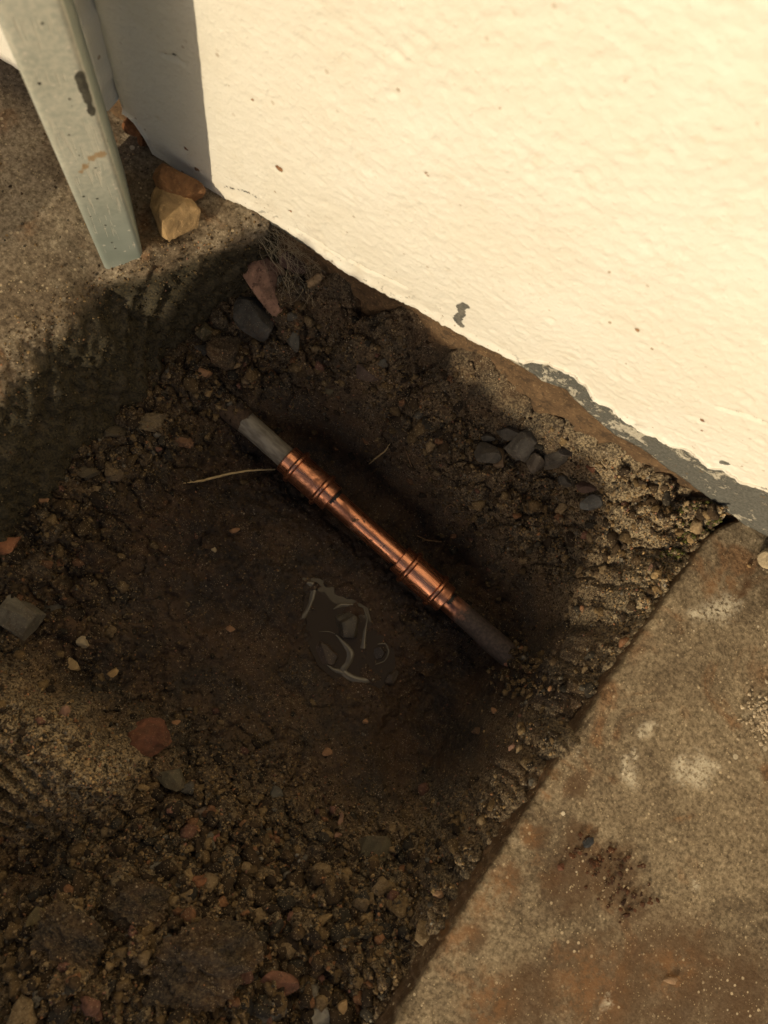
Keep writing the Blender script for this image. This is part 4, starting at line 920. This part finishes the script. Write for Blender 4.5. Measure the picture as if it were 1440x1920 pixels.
# ------------------------------------------------------------------ puddle with painted sky reflections and the stones in it
WZ = -0.2035
OUT = [(552,1082),(600,1085),(645,1115),(690,1140),(700,1180),(738,1205),(742,1250),(712,1295),(650,1292),(598,1250),(575,1205),(545,1185),(555,1140)]
bm = bmesh.new(); vv = [bm.verts.new(at(a, b, WZ)) for a, b in OUT]; f = bm.faces.new(vv)
bmesh.ops.recalc_face_normals(bm, faces=bm.faces[:])
if f.normal.z < 0: f.normal_flip()
me = bpy.data.meshes.new('puddle'); bm.to_mesh(me); bm.free()
b = NB('muddy_water')
b.b.inputs['IOR'].default_value = 1.33
mw = b.done((0.042, 0.030, 0.018), 0.03, b.bump(b.noise(40, 2), 0.08, 0.002), spec=0.5)
pud = link('puddle', me, mw, smooth=False); tag(pud, 'small muddy puddle on the floor of the hole', kind='structure')
b = NB('painted_reflection'); M_REFLECT = b.done(b.mix(b.ramp(b.noise(160, 4), .3, .7), (0.085, 0.070, 0.047), (0.105, 0.087, 0.060)), 0.12, b.bump(b.noise(300, 3), .2, .0006))  # flat pale tone in place of sky mirrored on the water
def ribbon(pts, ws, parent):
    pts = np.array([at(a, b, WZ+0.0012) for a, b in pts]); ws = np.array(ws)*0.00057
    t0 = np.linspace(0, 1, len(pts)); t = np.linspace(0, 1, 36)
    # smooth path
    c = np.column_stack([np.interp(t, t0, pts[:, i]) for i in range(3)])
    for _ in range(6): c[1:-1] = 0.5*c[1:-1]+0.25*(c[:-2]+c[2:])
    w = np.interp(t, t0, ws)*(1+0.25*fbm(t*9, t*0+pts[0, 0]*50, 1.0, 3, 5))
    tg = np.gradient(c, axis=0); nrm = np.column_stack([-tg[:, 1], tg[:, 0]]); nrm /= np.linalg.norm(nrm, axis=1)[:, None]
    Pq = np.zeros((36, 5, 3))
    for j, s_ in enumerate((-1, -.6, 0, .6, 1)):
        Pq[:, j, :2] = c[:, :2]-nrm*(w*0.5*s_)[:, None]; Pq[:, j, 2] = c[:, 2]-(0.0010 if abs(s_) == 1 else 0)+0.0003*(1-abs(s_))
    link('sky_reflection', grid_mesh('sky_reflection', Pq[:, ::-1]), M_REFLECT, parent)
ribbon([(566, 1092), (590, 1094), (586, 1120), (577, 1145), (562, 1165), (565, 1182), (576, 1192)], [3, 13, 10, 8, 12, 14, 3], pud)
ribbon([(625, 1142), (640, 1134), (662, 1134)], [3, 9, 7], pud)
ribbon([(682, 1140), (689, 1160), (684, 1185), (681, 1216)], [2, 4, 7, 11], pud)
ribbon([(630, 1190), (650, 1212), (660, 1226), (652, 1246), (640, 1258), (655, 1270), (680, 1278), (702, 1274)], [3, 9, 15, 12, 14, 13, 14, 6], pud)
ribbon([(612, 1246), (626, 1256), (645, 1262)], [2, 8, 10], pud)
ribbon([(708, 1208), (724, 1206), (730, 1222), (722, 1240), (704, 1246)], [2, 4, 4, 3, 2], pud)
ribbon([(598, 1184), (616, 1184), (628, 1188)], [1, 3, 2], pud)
for px, py, lw, dg, col, lab, sd_, hh in [
 (650, 1172, (56, 54), 70, (0.085, 0.07, 0.05), 'squarish grey stone standing in the puddle', 141, 40),
 (612, 1220, (60, 48), 30, (0.06, 0.04, 0.027), 'dark wet stone at the left of the puddle', 142, 36),
 (713, 1224, (28, 24), 0, (0.05, 0.036, 0.026), 'small round dark stone ringed by a painted reflection in the puddle', 143, 22),
 (735, 1268, (30, 34), 0, (0.055, 0.038, 0.026), 'small dark stone at the right rim of the puddle', 144, 20)]:
    put_stone('stone', px, py, lw, dg, col, lab, hgt=hh, z=WZ, sink=0.62, seed=sd_, dirt=0.2, rg=0.45, sub=4)

# ------------------------------------------------------------------ roots, twig, cobweb, moss
def tube_path(pts, rad, n=40, seg=6, wob=0.0, seed=0):
    pts = np.array(pts); t0 = np.linspace(0, 1, len(pts)); t = np.linspace(0, 1, n)
    c = np.column_stack([np.interp(t, t0, pts[:, i]) for i in range(3)])
    for _ in range(4): c[1:-1] = 0.5*c[1:-1]+0.25*(c[:-2]+c[2:])
    rs_ = np.random.RandomState(seed); c[1:-1] += rs_.normal(size=(n-2, 3))*wob
    r = np.interp(t, np.linspace(0, 1, len(rad)), rad); tg = np.gradient(c, axis=0); tg /= np.linalg.norm(tg, axis=1)[:, None]
    up = np.array([0.1, 0.05, 1.0]); s1 = np.cross(tg, up); s1 /= np.linalg.norm(s1, axis=1)[:, None]; s2 = np.cross(s1, tg)
    a = np.linspace(0, 2*math.pi, seg, endpoint=False)
    return np.stack([c+(s1*math.cos(q)+s2*math.sin(q))*r[:, None] for q in a], 0)
M_ROOT = mat_plain('pale_root', (0.50, 0.36, 0.18), 0.7, 0.35); M_ROOT2 = mat_plain('brown_root', (0.24, 0.14, 0.07), 0.8, 0.4)
def root(pl, lift, rad, mat, label):
    pts = []
    for i, (a, b) in enumerate(pl):
        g = ground_at(a, b); pts.append(at(a, b, g[2]+lift[min(i, len(lift)-1)]))
    o = link('root', grid_mesh('root', tube_path(pts, rad, wob=0.00015, seed=len(label)), closed_u=True), mat); tag(o, label, 'root')
root([(344, 906), (375, 902), (395, 897), (430, 888), (470, 882), (516, 880)], [0.002, 0.004, 0.005, 0.012, 0.02, 0.03], [0.0005, 0.0013, 0.0015, 0.0014, 0.0011, 0.0008], M_ROOT, 'pale root reaching across the mud to the left coupling')
root([(692, 870), (706, 858), (722, 846), (731, 832)], [0.003, 0.005, 0.006, 0.004], [0.0005, 0.0010, 0.0008, 0.0003], M_ROOT, 'short pale rootlet in the dark slope above the copper tube')
root([(782, 1004), (800, 1013), (828, 1016)], [0.004, 0.004, 0.003], [0.0004, 0.0009, 0.0005], M_ROOT2, 'thin reddish rootlet right of the copper tube')
root([(833, 965), (837, 950), (845, 946), (852, 950)], [0.003], [0.0003, 0.0006, 0.0003], M_ROOT2, 'tiny curled rootlet in the gravelly slope')
root([(758, 838), (768, 865), (778, 890)], [0.003], [0.0003, 0.0006, 0.0003], M_ROOT2, 'hair thin rootlet hanging below the gravelly slope')
tw = [at(578, 534, -0.035), at(592, 524, -0.031), at(607, 513, -0.026)]
o = link('twig', grid_mesh('twig', tube_path(tw, [0.0035, 0.0042, 0.003], n=14, seg=8, wob=0.0006, seed=3), closed_u=True), mat_plain('dry_twig', (0.33, 0.22, 0.12), 0.85)); tag(o, 'short broken twig lying under the cobweb', 'twig')
# dusty cobweb hung between the ledge, the wall foot and the stones
rs = np.random.RandomState(9); VV, FF, off = [], [], 0
def web_pt(a, b, z): return at(a, b, z)
anch_t = [(455, 395, -0.006), (475, 405, -0.008), (495, 415, -0.012), (515, 425, -0.014), (540, 438, -0.016), (560, 450, -0.02), (580, 465, -0.026), (600, 480, -0.03)]
anch_b = [(520, 470, -0.03), (525, 490, -0.035), (545, 520, -0.04), (540, 560, -0.05), (560, 540, -0.045), (575, 575, -0.06), (505, 455, -0.025), (590, 510, -0.035), (610, 500, -0.035), (540, 470, -0.03)]
for i in range(120):
    p = np.array(web_pt(*anch_t[rs.randint(len(anch_t))])) + rs.normal(size=3)*0.003
    q = np.array(web_pt(*anch_b[rs.randint(len(anch_b))])) + rs.normal(size=3)*0.006
    if i % 3 == 0: q = p + rs.normal(size=3)*np.array([.016, .012, .010])
    mid = (p+q)/2 + np.array([0, 0, -0.004]) + rs.normal(size=3)*0.007
    r_ = rs.uniform(0.00004, 0.00013)
    T = tube_path([p, mid, q], [r_, r_*1.4, r_], n=14, seg=3, wob=0.0007, seed=i)
    ns, nn = T.shape[:2]; idx = np.arange(ns*nn).reshape(ns, nn); idx = np.vstack([idx, idx[:1]])
    FF.append(np.stack([idx[:-1, :-1], idx[1:, :-1], idx[1:, 1:], idx[:-1, 1:]], -1).reshape(-1, 4)+off); VV.append(T.reshape(-1, 3)); off += ns*nn
o = link('cobweb', from_arrays('cobweb', np.vstack(VV), np.vstack(FF)), mat_plain('dusty_thread', (0.46, 0.38, 0.25), 0.9, 0.3)); tag(o, 'dusty cobweb strung in the corner under the wall', 'cobweb')
# moss in the joint at the slab corner
pts, ss, cs = [], [], []
for a, b, n, sp_ in [(1330, 935, 120, 16), (1318, 985, 90, 12), (1268, 1035, 60, 10), (1350, 960, 70, 12), (1385, 990, 90, 14), (1420, 1010, 70, 14), (1300, 1005, 60, 10), (1290, 950, 40, 14)]:
    Q = np.array([at(a+rs.normal()*sp_, b+rs.normal()*sp_*0.6, -0.012) for _ in range(n)]); Q = Q[Q[:, 1] < -0.002]
    for p, zz in zip(Q, np.maximum(height(Q[:, 0], Q[:, 1]), -0.03)):
        pts.append((p[0], p[1], zz+0.001)); ss.append(rs.uniform(0.0008, 0.0024))
        cs.append(np.array([.10, .105, .022])*rs.uniform(.3, 1.3) if rs.uniform() < .72 else np.array([.12, .085, .045])*rs.uniform(.5, 1.2))
scatter('moss', 'green moss in the joint at the corner of the slab', np.array(pts), ss, np.array(cs), 77, 1, 'moss', flat=(0.8, 1.6))

# ------------------------------------------------------------------ litter on the slab
rs = np.random.RandomState(61); pts, ss, cs = [], [], []
for _ in range(85):
    t_ = rs.beta(1.4, 0.9); a, b = 1095+85*t_+rs.normal()*24, 1580+112*t_+rs.normal()*20; p = at(a, b, 0.0)
    pts.append((p[0], p[1], 0.0012+abs(rs.normal())*0.0012)); ss.append(.0007+.0035*rs.beta(1, 2.5)); cs.append(np.array([.085, .036, .016])*rs.uniform(.35, 1.5))
scatter('leaf_litter', 'dark brown scraps of rotten leaf on the stained slab', np.array(pts), ss, np.array(cs), 79, 2, 'litter', flat=(0.2, 0.5))
put_stone('pebble', 1103, 1577, (26, 18), -20, (0.045, 0.047, 0.05), 'small blackish pebble above the rotten leaf scraps on the slab', 'pebble', hgt=12, z=0.0, sink=0.1, seed=153, dirt=0, sub=3)
put_stone('crumb', 1051, 1625, (16, 14), 0, (0.16, 0.06, 0.03), 'dark red crumb left of the rotten leaf scraps', 'crumb', hgt=10, z=0.0, sink=0.1, seed=151, dirt=0, sub=2)
put_stone('crumb', 1256, 1836, (26, 14), 15, (0.36, 0.22, 0.12), 'tan crumb on the dark brown band at the bottom of slab', 'crumb', hgt=8, z=0.0, sink=0.15, seed=152, dirt=0, sub=2)
rs = np.random.RandomState(33); pts, ss, cs = [], [], []
for _ in range(130):
    a, b = 1428+rs.normal()*18, 1345+rs.normal()*24; p = at(a, b, 0.0)
    pts.append((p[0], p[1], 0.001)); ss.append(rs.uniform(.0008, .0028)); cs.append(np.array([.58, .47, .32])*rs.uniform(.7, 1.15))
scatter('mortar_crumbs', 'patch of pale mortar crumbs on the slab at the right edge', np.array(pts), ss, np.array(cs), 78, 2, 'mortar')
